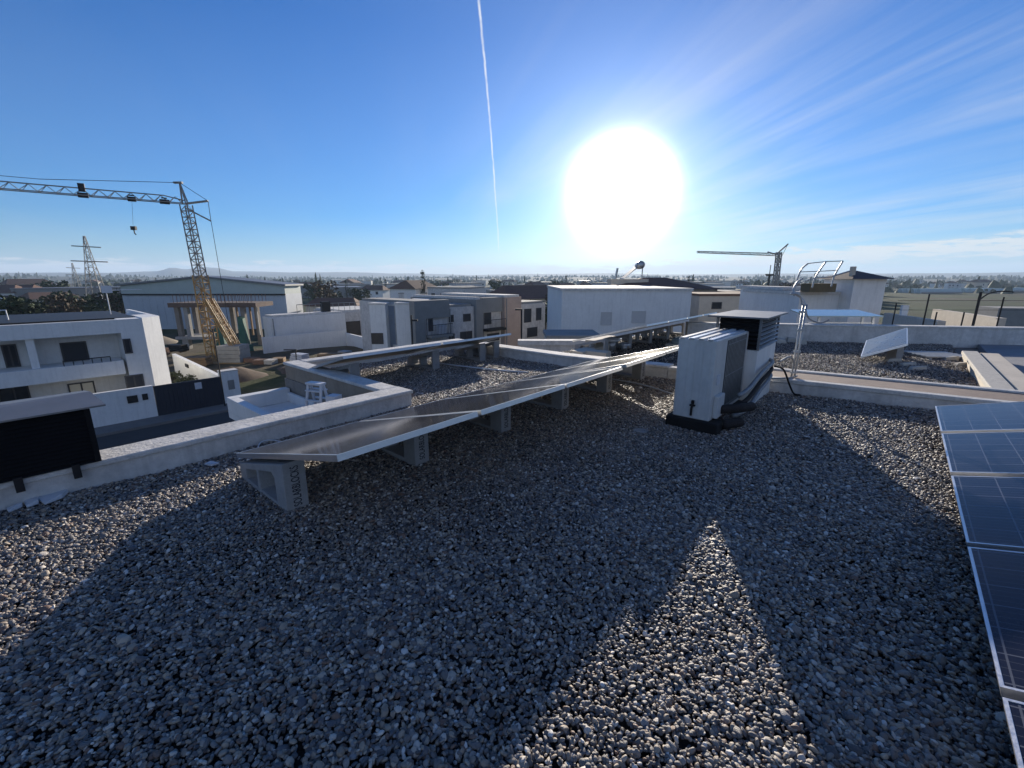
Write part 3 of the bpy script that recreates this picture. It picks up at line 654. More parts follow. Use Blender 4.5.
# louvred black box over the left parapet
bB = -4.40
(a1, zb1), (a2, zt1) = FB(99.6, 461, bB), FB(89, 409, bB)
aL = -1.6
t = thing('louvred_box', 'black slatted box with a bent grey metal cover straddling the left parapet', 'chimney', W(a1, bB, 0))
L_ = a1 - aL
MB().box(-.62, -.03, -L_, -.02, zb1 + .02, zt1 - .02).build('core', BLACKL, t)
n_ = 14; dzb = (zt1 - zb1) / n_
for k in range(n_):
    z = zb1 + k * dzb
    b = MB(); b.hull([(.0, -L_, z), (-.025, -L_, z + dzb * .85), (-.025, 0, z + dzb * .85), (.0, 0, z)], [(.004, -L_, z + .003), (-.021, -L_, z + dzb * .85 + .003), (-.021, 0, z + dzb * .85 + .003), (.004, 0, z + .003)])
    b.build('louvre_slat', BLACKL, t)
MB().box(-.64, .006, -.02, .012, zb1, zt1).build('end_panel', BLACKL, t)
for px_ in (18, 79):
    ab_ = FB(px_, 480, bB)[0] - a1
    MB().box(-.0, .03, ab_ - .022, ab_ + .022, zb1 - .085, zb1 + .02).build('leg', DARKM, t)
cv = MB()
cv.hull([(.03, -L_ - .1, zt1 + .0), (.03, .10, zt1 + .01), (-.34, .06, zt1 + .055), (-.34, -L_ - .1, zt1 + .02)], [(.03, -L_ - .1, zt1 + .012), (.03, .10, zt1 + .022), (-.34, .06, zt1 + .067), (-.34, -L_ - .1, zt1 + .032)])
cv.hull([(-.34, -L_ - .1, zt1 + .02), (-.34, .06, zt1 + .055), (-.66, .05, zt1 + .01), (-.66, -L_ - .1, zt1 + .0)], [(-.34, -L_ - .1, zt1 + .032), (-.34, .06, zt1 + .067), (-.66, .05, zt1 + .022), (-.66, -L_ - .1, zt1 + .012)])
cv.build('cover_sheet', SHEET, t)

# ------------------------------------------------------------------ next roofs on the right
nb_poly = [(-12, 9.2), (-12, 7.1), (-4.5, 6.86), (-2.55, 7.75), (7.4, 9.1), (7.4, 16.), (-1.5, 16.), (-1.5, 19), (-9, 19)]
tag(sbuild(MB().prism([(-5.5, 7.0), (-4.5, 6.86), (-2.6, 7.66), (7.4, 9.05), (7.4, 19.2), (-4.3, 12.), (-5.5, 12.9)], -6.3, -.07), 'house_body', CONCD), 'body of the adjoining house beyond the party wall', 'house')
nroof = [(-2.55, 7.68), (1.08, 8.15), (1.08, 14.9), (-2.55, 12.7)]
nroof2 = [(-5.45, 7.1), (-4.5, 6.9), (-2.6, 7.68), (-2.55, 12.8), (-5.45, 12.8)]
tag(sbuild(MB().prism(nroof, -.069, -.012), 'neighbour_roof_deck', GRAVB), kind='structure')
tag(sbuild(MB().prism(nroof2, -.069, -.014), 'rear_roof_deck', GRAVB), kind='structure')
gravel('gravel', nroof, 'grey pebbles on the adjoining roof beyond the party wall', lambda q: 1400, z=-.005, view=False)
gravel('gravel', nroof2, 'grey pebbles on the roof beyond the far parapet', lambda q: 450, z=-.005, view=False)
# far wall in shade
wl = [Vector((4.6, 11.55)), Vector((16.5, 9.55))]
dv = (wl[1] - wl[0]).normalized(); nv = Vector((-dv.y, dv.x))
def wpoly(p, q, w0, w1):
    d_ = (q - p).normalized(); n_2 = Vector((-d_.y, d_.x)); return [p + n_2 * w0, q + n_2 * w0, q + n_2 * w1, p + n_2 * w1]
t = thing('boundary_wall', 'long white boundary wall in blue shade behind the leaning panel', 'wall', (0, 0, 0), 0)
MB().prism(wpoly(wl[0], wl[1], 0, .25), -.06, .40).build('wall', WHITE2, t)
MB().prism(wpoly(wl[0], wl[1], -.02, .27), .40, .44).build('coping', CAPW, t, bevel=.01)
# wall with stepped cream coping on the right
t = thing('stepped_wall', 'low wall with two cream coping strips running towards the right edge', 'wall', (0, 0, 0), 0)
sbuild(MB().prism([(1.08, 8.2), (1.55, 8.27), (1.55, 12.4), (1.08, 12.3)], -.06, .12), 'wall', CREAM, parent=t)
sbuild(MB().prism([(1.05, 8.2), (1.28, 8.23), (1.28, 12.3), (1.05, 12.2)], .12, .19), 'coping', STONE, parent=t, bevel=.012)
sbuild(MB().prism([(1.31, 8.23), (1.58, 8.27), (1.58, 12.4), (1.31, 12.3)], .12, .165), 'coping', CREAM, parent=t, bevel=.012)
tag(sbuild(MB().prism([(1.56, 8.3), (7.4, 9.1), (7.4, 18.8), (1.56, 15.2)], -.068, .03), 'plaster_roof', mat('grey_screed', (.28, .28, .29), .9, .25, 1.5, .2, 20)), kind='structure')
for k, (x, y) in enumerate([(893, 362), (907, 366), (917, 370), (962, 366), (950, 360)]):
    p = G(x, y); tag(MB().hull([p + Vector(q) for q in ((-.14, -.05, 0.), (.12, -.07, 0.), (.15, .06, 0.), (-.1, .08, 0.))], [p + Vector(q) for q in ((-.12, -.04, .06), (.1, -.06, .09), (.12, .05, .07), (-.09, .06, .05))]).build('rubble_chunk', STONE, bevel=.01), ['flat plaster chunk near the foot of the leaning panel', 'plaster chunk between the leaning panel and the slatted pallet', 'small plaster chunk close to the party wall edge', 'plaster chunk against the stepped cream wall', 'pale plaster lump beside the slatted pallet'][k], 'rubble')
# lean-to small panel
P_, Q_, S_ = Vector((6.6, 8.2, .10)), Vector((7.3, 8.05, .36)), Vector((7.7, 9.5, .22))
R4_ = Q_ + (S_ - P_) * 1.02 + Vector((0, 0, .03)); un = (Q_ - P_).normalized(); nrm = un.cross(S_ - P_).normalized()
t = thing('solar_module', 'lone tilted panel with a bright upper half on the adjoining gravel roof', 'solar panel', P_, 0)
cr_ = [Vector(), Q_ - P_, R4_ - P_, S_ - P_]; cn_ = sum(cr_, Vector()) / 4
MB().hull([c for c in cr_], [c + nrm * .035 for c in cr_]).build('frame', ALU, t)
inn = [c.lerp(cn_, .04) for c in cr_]; MB().hull([c + nrm * .030 for c in inn], [c + nrm * .038 for c in inn]).build('cell_glass', mat('lone_glass', (.05, .06, .07), .3, .5, 1.5, 0, 30, spec=.6), t)
lx = (Q_ - P_).length; vn = (S_ - P_).normalized(); ly = (S_ - P_).length
for k, (fx, fy) in enumerate(((.75, .3), (.8, .7))):
    p = P_ + un * lx * fx + vn * ly * fy
    tag(MB().hull([(p.x - .06, p.y - .12, -.02), (p.x + .06, p.y - .12, -.02), (p.x + .06, p.y + .12, -.02), (p.x - .06, p.y + .12, -.02)], [(p.x - .05, p.y - .1, p.z - .02), (p.x + .05, p.y - .1, p.z - .02), (p.x + .05, p.y + .1, p.z - .02), (p.x - .05, p.y + .1, p.z - .02)]).build('support_block', BLOCKM), ['near concrete support under the lone tilted panel', 'far concrete support under the lone tilted panel'][k], 'concrete block')
# slatted pallet lying on neighbour roof
t = thing('slatted_rack', 'pale slatted metal rack lying flat on the adjoining gravel', 'rack', G(940, 357) + Vector((0, 0, .04)), R(-8))
for k in range(6): MB().box(-.5, .35, -.35 + k * .13, -.29 + k * .13, 0, .025).build('slat', GALV, t)
for x in (-.45, .25): MB().box(x, x + .05, -.36, .37, -.03, -.001).build('bearer', GALV, t)
for k, (x, y) in enumerate([(781, 343), (791, 342), (801, 344)]):
    p = G(x, y, 0); r_ = random.Random(k)
    tag(MB().hull([p + Vector(q) for q in ((-.13, -.06, -.01), (.1, -.09, -.01), (.14, .07, -.01), (-.1, .09, -.01))], [p + Vector(q) for q in ((-.11, -.05, .12), (.06, -.08, .08 + .03 * k), (.12, .05, .10), (-.08, .07, .13))]).build('white_stone', STONE, bevel=.015), ['white stone nearest the louvred cabinet of three in a line', 'middle white stone of three in a line behind the mast', 'white stone farthest from the louvred cabinet of three in a line'][k], 'stone')
# raised panel with legs on the boundary wall
c0 = D(806, 318, 11.6); t = thing('raised_panel', 'panel coloured with pale reflected sky on short legs above the shaded boundary wall', 'solar panel', Vector((c0.x, c0.y, .43)), R(-3))
b = MB(); b.hull([(0, 0, .15), (1.95, 0, .15), (1.9, .95, .25), (.1, .95, .25)], [(0, 0, .18), (1.95, 0, .18), (1.9, .95, .28), (.1, .95, .28)]); b.build('panel', CYAN, t)
for x in (.35, 1.45, 1.72): MB().box(x, x + .05, .05, .10, -.14, .155).build('leg', GALV, t)
MB().box(.1, 1.8, .06, .09, -.02, .01).build('rail', GALV, t)
# posts and low ochre wall beyond
for k, (x, yt, yb, dd) in enumerate([(894, 303, 320, 17), (925, 294, 319, 14.5), (936, 312, 320, 15), (963, 312, 321, 15), (975, 292, 320, 14), (999, 297, 320, 14.5)]):
    p0, p1 = D(x - 1.5, yb + 3, dd), D(x + (2 if k != 4 else 1), yt, dd)
    t = thing('fence_post', ['short dark post beyond the boundary wall near the white tower', 'tall dark post beyond the boundary wall, first of the tall ones', 'stubby dark post between two tall posts', 'stubby dark post in front of the ochre wall', 'thick dark post carrying a branching arm', 'tall dark post nearest the right edge'][k], 'post', p0, 0)
    MB().tube([(0, 0, -.6), (0, 0, (p1 - p0).z)], .022 if k != 4 else .036, 6).build('pole', DARKM, t)
    if k == 4: MB().tube(smooth_path([Vector((0, 0, (p1 - p0).z - .25)), Vector((.25, 0, (p1 - p0).z - .05)), Vector((.6, 0, (p1 - p0).z + .02)), Vector((1.0, 0, (p1 - p0).z))]), .02, 6).build('arm', DARKM, t)
    MB().box(-.05, .05, -.05, .05, -.62, -.56).build('foot_plate', DARKM, t)
b = MB()
for z in (.55, .85): b.tube([D(896, 310, 14.6) * 1 + Vector((0, 0, z - .55)), D(1024, 310, 14.2) + Vector((0, 0, z - .55))], .006, 5)
tag(b.build('fence_wire', DARKM), 'thin wires strung between the dark posts beyond the boundary wall', 'wire')
def wallpx(x0, y0, x1, y1, dd0, dd1, zb, m, name, label, cat='wall', thick=.25):
    p, q = D(x0, y0, dd0), D(x1, y1, dd1); d_ = Vector((q.x - p.x, q.y - p.y)).normalized(); n2 = Vector((-d_.y, d_.x)) * thick
    b = MB(); b.hull([(p.x, p.y, zb), (q.x, q.y, zb), (q.x + n2.x, q.y + n2.y, zb), (p.x + n2.x, p.y + n2.y, zb)], [(p.x, p.y, p.z), (q.x, q.y, q.z), (q.x + n2.x, q.y + n2.y, q.z), (p.x + n2.x, p.y + n2.y, p.z)])
    return tag(b.build(name, m), label, cat)
wallpx(933, 309, 998, 318, 22.1, 17, -8, CREAM, 'garden_wall', 'ochre rendered wall beyond the dark posts')
wallpx(884, 313, 938, 321, 21.5, 17, -8, STONE, 'garden_wall', 'pale low wall between the white tower and the ochre wall')
wallpx(999, 308, 1070, 309, 52, 50, -8, GREYR, 'outbuilding', 'long grey flat-roofed outbuilding at the right edge', 'outbuilding', 4)
p_ = D(904, 311, 20); tag(MB().box(-.14, .14, -.06, .06, -1.2, .25).build('white_board', WHITE), 'white board standing behind the boundary wall', 'board').location = p_

# ------------------------------------------------------------------ buildings
def windowp(parent, x0, x1, y, z0, z1, glass=WIN, frame=FRM, mull=1, face=-1, fw=.06):
    """window in a facade lying in local plane y (facade normal = face*y)"""
    o = -1 if face < 0 else 1
    f = MB(); d0, d1 = sorted((y + o * .004, y + o * .05))
    f.box(x0, x1, d0, d1, z0, z0 + fw); f.box(x0, x1, d0, d1, z1 - fw, z1); f.box(x0, x0 + fw, d0, d1, z0 + fw, z1 - fw); f.box(x1 - fw, x1, d0, d1, z0 + fw, z1 - fw)
    for k in range(mull):
        xm = x0 + (x1 - x0) * (k + 1) / (mull + 1); f.box(xm - fw / 2, xm + fw / 2, d0, d1, z0 + fw, z1 - fw)
    w_ = f.build('window', frame, parent)
    g0, g1 = sorted((y + o * .006, y + o * .022)); MB().box(x0 + fw, x1 - fw, g0, g1, z0 + fw, z1 - fw).build('pane', glass, w_); return w_
def windowx(parent, x, y0, y1, z0, z1, glass=WIN, frame=FRM, mull=0, fw=.07, face=1):
    """window in the plane local x (facade normal = +x): used for facades across the grid"""
    f = MB(); d0, d1 = sorted((x + face * .004, x + face * .06))
    f.box(d0, d1, y0, y1, z0, z0 + fw); f.box(d0, d1, y0, y1, z1 - fw, z1); f.box(d0, d1, y0, y0 + fw, z0 + fw, z1 - fw); f.box(d0, d1, y1 - fw, y1, z0 + fw, z1 - fw)
    for k in range(mull):
        ym = y0 + (y1 - y0) * (k + 1) / (mull + 1); f.box(d0, d1, ym - fw / 2, ym + fw / 2, z0 + fw, z1 - fw)
    w_ = f.build('window', frame, parent)
    g0, g1 = sorted((x + face * .006, x + face * .03)); MB().box(g0, g1, y0 + fw, y1 - fw, z0 + fw, z1 - fw).build('pane', glass, w_); return w_
# --- the white house across the street (facade plane b=-33, local x=b, y=a)
b0 = -33.0
t = thing('white_house', 'modern two storey white house with balconies across the street', 'house', W(0, b0, -6.3))
zz = lambda z: z + 6.3
H1 = zz(-.70)
rec = -1.6   # upper floor set back
MB().box(-12, rec, -16, 5.3, 0, H1 - .45).build('wall', WHITE, t)
q_ = MB(); q_.box(-12.1, -.3, -16.1, 4.25, H1 - .75, H1 - .35); q_.box(-.3, 0, -16.1, 4.25, H1 - .75, H1); q_.build('roof_band', WHITE, t)
MB().box(rec, 0, 4.25, 5.3, 0, H1).build('corner_wall', WHITE, t)
b = MB(); b.prism([(0, 5.3), (-1.0, 6.3), (-3.2, 6.3), (-3.2, 5.302), (-1.6, 5.302)], 0, H1 + .03); b.prism([(-3.21, 6.3), (-10, 6.3), (-10, 6.1), (-3.21, 6.1)], 0, H1 + .03); b.prism([(-3.21, 6.09), (-10, 6.09), (-10, 5.302), (-3.21, 5.302)], 0, H1 - .3); b.build('side_wall', WHITE, t)
MB().box(rec + .01, .15, -16, 4.1, zz(-3.85) + .1, zz(-2.98)).build('balcony_front', WHITE, t)
MB().box(rec, -.15, .55, .85, zz(-2.98), H1 - .75).build('pier', WHITE, t)
MB().box(rec, -.15, -6.4, -6.1, zz(-2.98), H1 - .75).build('pier', WHITE, t)
for (x0, y0_, x1, y1_, gl, mu) in ((59, 343, 90, 360, BLIND, 0), (0, 345, 23, 372, WIN, 1), (-70, 350, -30, 378, BLIND, 0)):
    A0, Z1_ = FB(x0, y0_, b0 + rec); A1, Z0_ = FB(x1, y1_, b0 + rec); windowx(t, rec, A0, A1, max(zz(Z0_), zz(-2.98)), zz(Z1_), gl, mull=mu)
A0, Z1_ = FB(122, 339, b0); A1, Z0_ = FB(133, 353, b0); windowx(t, 0, A0, A1, zz(Z0_), zz(Z1_), WIN)
gw = rec
for (x0, y0_, x1, y1_, gl, mu) in ((67, 384, 98, 400, LITWIN, 1), (124, 376, 147, 396, BLIND, 1), (-20, 390, 33, 404, WIN, 2)):
    gw = rec if x0 < 120 else 0.0
    A0, Z1_ = FB(x0, y0_, b0 + gw); A1, Z0_ = FB(x1, y1_, b0 + gw); windowx(t, rec if x0 < 120 else 0.0, A0, A1, zz(Z0_) - .3, zz(Z1_), gl, mull=mu)
rl = MB(); A0, _ = FB(63, 362, b0); A1, _ = FB(110, 358, b0)
rl.tube([(.1, A0, zz(-2.98) + .28), (.1, A1, zz(-2.98) + .28)], .03, 6)
for k in range(6): y = A0 + (A1 - A0) * k / 5; rl.tube([(.1, y, zz(-2.98)), (.1, y, zz(-2.98) + .28)], .02, 6)
rl.build('railing', DARKM, t)
MB().box(-9, -1.2, -9, 5.2, H1 - .34, H1 + .03).build('roof_sheet', DARKM, t)
q_ = MB(); q_.tube([(-4, -.6, H1), (-4, -.6, H1 + .55), (-4, .2, H1 + .55), (-4, .2, H1)], .04, 6); q_.build('roof_pipe', PLAST, t)
tt = MB(); tt.tube([(-5, 4.6, H1 - .4), (-5, 4.6, H1 + 1.6)], .03, 6); tt.tube([(-5, 4.6, H1 + 1.5), (-5, 6.4, H1 + 1.55)], .025, 6); tt.box(-5.1, -4.9, 4.4, 4.9, H1 + 1.35, H1 + 1.8); tt.build('antenna', PLAST, t)
# street wall, gate
t = thing('street_wall', 'white rendered street wall with house number plate in front of the white house', 'wall', W(0, -31.2, -6.3))
MB().box(-.25, 0, -14, 4.9, 0, 1.95).build('wall', WHITE, t)
a_, z_ = FB(140, 398, -31.2); MB().box(.003, .05, a_ - .55, a_ - .1, z_ + 6.1, z_ + 6.5).build('meter_box', DARKM, t); MB().box(.003, .04, a_ + .1, a_ + .35, z_ + 6.15, z_ + 6.5).build('intercom', DARKM, t)
t = thing('sliding_gate', 'dark blue-black sliding street gate beside the white wall', 'gate', W(4.92, -31.2, -6.3))
gb = MB(); gb.box(-.12, -.04, 0, 3.35, .05, 1.9); gb.build('leaf', mat('gate_paint', (.02, .027, .045), .5, .2, 3, .05), t)
for k in range(16): MB().box(-.038, -.02, .02 + k * .208, .2 + k * .208, .08, 1.87).build('board', MATS['gate_paint'], t)
MB().box(-.018, .0, 1.95, 2.3, 1.35, 1.75).build('sign_plate', PLAST, t)
t = thing('gate_pillar', 'white pillar at the end of the dark street gate', 'pillar', W(8.3, -31.2, -6.3))
MB().box(-.6, 0, 0, .95, 0, 2.15).build('shaft', WHITE, t); MB().box(-.62, .02, -.02, .97, 2.15, 2.22).build('cap', CAPW, t)
MB().box(.003, .04, .3, .65, 1.0, 1.6).build('meter_door', GREYR, t)
t = thing('garden_wall', 'cream garden side wall leading back from the gate pillar', 'wall', W(8.5, -31.85, -6.3))
MB().hull([(-12, .0, 0), (0, 0, 0), (0, .25, 0), (-12, .25, 0)], [(-12, 0, 1.9), (0, 0, 1.7), (0, .25, 1.7), (-12, .25, 1.9)]).build('wall', WHITE, t)
MB().box(-8.2, -7.5, -.08, -.003, 1.35, 1.6).build('wall_lamp', DARKM, t)

# street surface
def zst(): return -6.3
tag(sbuild(MB().prism([(-29.6, -30), (-20.5, -30), (-20.5, 9.4), (-29.6, 9.4)], -6.296, -6.27), 'road', ASPH), kind='structure')
tag(sbuild(MB().prism([(-31.19, -30), (-29.62, -30), (-29.62, 9.6), (-31.19, 9.6)], -6.296, -6.14), 'pavement', PAVE), kind='structure')
tag(sbuild(MB().prism([(-20.48, -30), (-18.5, -30), (-18.5, 9.6), (-20.48, 9.6)], -6.296, -6.14), 'pavement', PAVE), kind='structure')
tag(sbuild(MB().prism([(-18.4, -30), (-7.7, -30), (-7.7, 2.9), (-18.4, 2.9)], -6.296, -6.28), 'yard', mat('yard_concrete', (.22, .22, .21), .9, .3, 1., .3, 10)), kind='structure')

# --- porch roof in the notch
t = thing('porch_roof', 'small white tub-shaped porch roof in blue shade inside the notch', 'porch roof', W(2.03, -7.55, -.20))
Lx, Ly = 2.80, .88
MB().box(0, Lx, 0, Ly, -.32, -.22).build('slab', WHITE, t)
e_ = MB(); e_.box(0, .16, 0, Ly, -.219, 0); e_.box(.16, Lx, 0, .12, -.219, 0); e_.box(.16, Lx, Ly - .05, Ly, -.219, -.06); e_.build('raised_edge', WHITE, t, bevel=.006)
st = MB(); st.box(.9, 2.2, .45, Ly - .052, -.218, -.11); st.box(1.5, 2.6, .22, .449, -.218, -.15); st.build('inner_step', WHITE, t, bevel=.006)
t = thing('stepladder', 'small white aluminium stepladder folded upright in the notch beside the parapet', 'ladder', W(2.42, -5.35, -.12), R(-20))
for s_, nm in ((-1, 'front'), (1, 'rear')):
    b = MB()
    for x in (-.10, .10): b.tube([(x * 1.2, s_ * .10, 0), (x, s_ * .02, .40)], .018, 6)
    for k in range(3): z = .08 + k * .12; b.box(-.11, .11, s_ * (.095 - k * .02) - .02, s_ * (.095 - k * .02) + .02, z, z + .015)
    b.build('ladder_frame', PLAST, t)
MB().box(-.12, .12, -.05, .05, .40, .425).build('top_step', PLAST, t)
MB().box(.18, .32, -.05, .08, .0, .28).build('folded_board', PLAST, t)

# --- self-erecting crane
def lattice(mb, p0, p1, w0, w1, n, r, diag=True, r2=None):
    p0, p1 = Vector(p0), Vector(p1); ax = (p1 - p0).normalized(); up = Vector((0, 0, 1)) if abs(ax.z) < .8 else Vector((0, 1, 0))
    x = ax.cross(up).normalized(); y = x.cross(ax); r2 = r2 or r * .55
    def C(k, i, tot=n):
        f = k / tot; h = (w0 + (w1 - w0) * f) / 2; return p0.lerp(p1, f) + x * h * (1, 1, -1, -1)[i] + y * h * (1, -1, -1, 1)[i]
    for i in range(4): mb.tube([C(0, i), C(n, i)], r, 5)
    for k in range(n):
        for i in range(4):
            j = (i + 1) % 4
            mb.tube([C(k, i), C(k, j)], r2, 4)
            if diag: mb.tube([C(k, i), C(k + 1, j)] if k % 2 == i % 2 else [C(k, j), C(k + 1, i)], r2, 4)
    return mb
cb = Vector((-28.8, 42, -6.6))
t = thing('tower_crane', 'yellow and grey self-erecting crane rising over the unfinished building', 'crane', cb, 0)
topz = 7.92 - cb.z
lattice(MB(), (0, 0, .4), (-.1, 0, topz * .58), .85, .85, 12, .06).build('lower_mast', YEL, t)
lattice(MB(), (-.05, 0, topz * .5), (-.35, 0, topz), .72, .66, 14, .055).build('upper_mast', GALVC, t)
jd = Vector((-.80, -.60, .0)).normalized(); jt = Vector((-.35, 0, topz + .1))
jb = MB()
je = jt + jd * 24 + Vector((0, 0, .0))
side_ = jd.cross(Vector((0, 0, 1)))
for s_ in (-.38, .38): jb.tube([jt + side_ * s_, je + side_ * s_], .042, 5)
jb.tube([jt + Vector((0, 0, .25)), jt + jd * 1.5 + Vector((0, 0, .55)), je + Vector((0, 0, .55))], .05, 5)
for k in range(24):
    p = jt.lerp(je, (k + .2) / 24); q = jt.lerp(je, (k + .7) / 24) + Vector((0, 0, .52)); r_ = jt.lerp(je, (k + 1.2) / 24)
    for s_ in (-.38, .38): jb.tube([p + side_ * s_, q], .026, 4); jb.tube([q, r_ + side_ * s_], .026, 4)
jb.build('jib', GALVC, t)
ap = jt + Vector((-.25, 0, 1.75)); a2 = MB(); a2.tube([jt + Vector((.2, 0, 0)), ap], .07, 5); a2.tube([jt + Vector((-.3, 0, 0)), ap], .07, 5); a2.tube([jt, ap], .05, 5); a2.box(ap.x - .5, ap.x + .25, -.1, .1, ap.z - .08, ap.z + .08); a2.build('apex', GALVC, t)
br = D(208, 201, 42) - cb; b2_ = D(211, 221, 42) - cb; a3 = MB(); a3.tube([jt, br], .1, 5); a3.tube([jt + Vector((0, 0, -.4)), b2_], .07, 5); a3.tube([br, b2_], .03, 4); a3.build('counter_strut', GALVC, t)
tr = MB(); tr.tube([ap, jt + jd * 9 + Vector((0, 0, .95))], .022, 4); tr.tube([ap, br], .022, 4); tr.tube([b2_, Vector((1.6, .5, 1.0))], .025, 4); tr.tube([jt + jd * 9 + Vector((0, 0, .95)), jt + jd * 17 + Vector((0, 0, .9))], .02, 4); tr.build('tie_rope', DARKM, t)
for f_, s_ in ((6.7, .45), (3.7, .40), (1.5, .5)):
    p = jt + jd * f_; b = MB(); b.box(-.7 * s_, .7 * s_, -.2, .2, -.15, .2); b.box(-.2, .2, -.2, .2, .3, .3 + (.6 if f_ > 6 else .05)); o = b.build('trolley' if f_ < 6 else 'jib_winch', DARKM, t); o.location = p; o.rotation_euler = (0, 0, math.atan2(jd.y, jd.x))
hk = D(134, 230, 39.3) - cb; jp = jt + jd * 3.7
b = MB(); b.tube([jp, hk + Vector((0, 0, .4))], .012, 4); b.build('hoist_rope', DARKM, t)
b = MB(); b.box(hk.x - .2, hk.x + .2, hk.y - .1, hk.y + .1, hk.z, hk.z + .3); b.tube([hk, hk - Vector((0, 0, .25)), hk + Vector((.1, 0, -.38))], .045, 6); b.build('hook_block', DARKM, t)
st_ = MB()
for s_ in (-.45, .45):
    lattice(st_, (.3, s_, 6.2), (2.6, s_, .9), .28, .28, 10, .05)
st_.build('back_stay', YEL, t)
ballast = MB()
for k in range(4): ballast.box(.9, 3.0, -.9, .9, .35 + k * .4, .72 + k * .4)
ballast.build('ballast', mat('ballast_concrete', (.42, .40, .36), .9, .3, 1.5, .3, 10), t)
MB().box(-1.8, 3.6, -1.3, 1.3, .0, .34).build('chassis', YEL, t)

# --- unfinished concrete building
t = thing('unfinished_building', 'unfinished concrete frame with bare columns and rusty edge boards behind the crane', 'building', D(172, 345, 50) * 1, R(2))
t.location.z = -6.4; zt = D(200, 303, 50).z - t.location.z; zm = D(200, 337, 50).z - t.location.z
Wx_ = D(252, 310, 50).x - D(172, 310, 50).x
t.location.x = D(172, 310, 50).x
MB().box(-.4, Wx_ + .3, 0, 4, zt - .5, zt).build('upper_slab', mat('rusty_formwork', (.17, .12, .095), .9, .4, 1., .3, 8), t)
MB().box(-.2, Wx_ * .45, 0, 4, zm - .3, zm).build('lower_slab', CONCR, t)
for x in (0, 1.0, 4.4, 7.3): 
    for y in (.3, 3.2): MB().box(x, x + .45, y, y + .45, zm if x < 5 else 0, zt - .502).build('column', CONCD if x != 1.0 else CONCR, t)
for x in (0.3, 4.2): MB().box(x, x + .7, .3, .9, 0, zm - .302).build('column', CONCR, t)
for k in range(4): MB().box(6.2 + k * .75, 6.35 + k * .75, 1.4, 1.6, zm, zt - .502).build('prop', CONCR if k % 2 else WOODY, t)
rb = MB()
for k in range(22): rb.tube([(k * Wx_ / 22 + .1, .3, zt), (k * Wx_ / 22 + .1, .3, zt + .9)], .03, 4)
for k in range(22): rb.tube([(k * Wx_ / 22 + .1, 3.6, zt), (k * Wx_ / 22 + .1, 3.6, zt + .9)], .03, 4)
rb.build('reinforcing_bars', BRICK, t)
for x_, w_ in ((4.6, 1.0), (7.2, .9)):
    p = D(0, 0, 1); b = MB(); b.hull([(x_, -.6, 0), (x_ + w_, -.6, 0), (x_ + w_, .1, 0), (x_, .1, 0)], [(x_ + .15, -.5, 3.7), (x_ + w_ - .2, -.5, 3.5), (x_ + w_ - .2, 0, 3.6), (x_ + .1, 0, 3.8)]); b.build('green_netting', GREEN, t)
# site material
def stackbox(px_, py_, dd, w_, h_, n, m, name, label, cat):
    p = D(px_, py_, dd); t_ = thing(name, label, cat, p, R(random.uniform(-12, 25)))
    MB().box(-w_ / 2, w_ / 2, -.5, .5, 0, .12).build('pallet', WOODY, t_)
    for k in range(n): MB().box(-w_ / 2 + .03, w_ / 2 - .03, -.46, .46, .13 + k * h_ / n, .11 + (k + 1) * h_ / n).build('layer', m, t_)
    return t_
pg_ = lambda x, y: (G(x, y, -7.0).y)
for args in ((262, 371, BRICK, 'pallet of orange bricks nearest the crane ballast'), (271, 371, STONE, 'wrapped pale pallet between the brick pallets'), (280, 369, WOODY, 'pallet stack of timber boards on the building lot'), (253, 369, BRICK, 'low pallet of dark red bricks at the crane foot')):
    stackbox(args[0], args[1], pg_(args[0], args[1]), 1.1, 1.0, 5, args[2], 'loaded_pallet', args[3], 'pallet')
def heap(px_, py_, zg_, w_, h_, m, label):
    p = G(px_, py_, zg_); q = random.Random(px_); b = MB(); n1 = 14
    rings = [[(p.x + math.cos(2 * math.pi * k / n1) * w_ * f * q.uniform(.85, 1.15), p.y + math.sin(2 * math.pi * k / n1) * w_ * f * q.uniform(.85, 1.15), zg_ - .05 + h_ * g * q.uniform(.85, 1.1)) for k in range(n1)] for f, g in ((1, 0), (.72, .4), (.4, .8), (.12, 1.))]
    vs = sum(rings, []); fs = [(i * n1 + k, i * n1 + (k + 1) % n1, (i + 1) * n1 + (k + 1) % n1, (i + 1) * n1 + k) for i in range(3) for k in range(n1)] + [tuple(3 * n1 + k for k in range(n1))]
    b.add(vs, fs); tag(b.build('soil_heap', m, smooth=True), label, 'heap')
heap(232, 378, -6.3, 2.6, .9, mat('soil', (.14, .10, .07), 1., .4, 1., .6, 6), 'brown soil heap in front of the crane ballast')
heap(150, 343, -6.3, 3.0, 1.1, mat('sand', (.30, .25, .18), 1., .3, 1., .5, 6), 'pale sand heap between the white house and the unfinished building')
heap(318, 368, -6.3, 3.4, .7, MATS['soil'], 'long dark soil heap against the white garden wall')
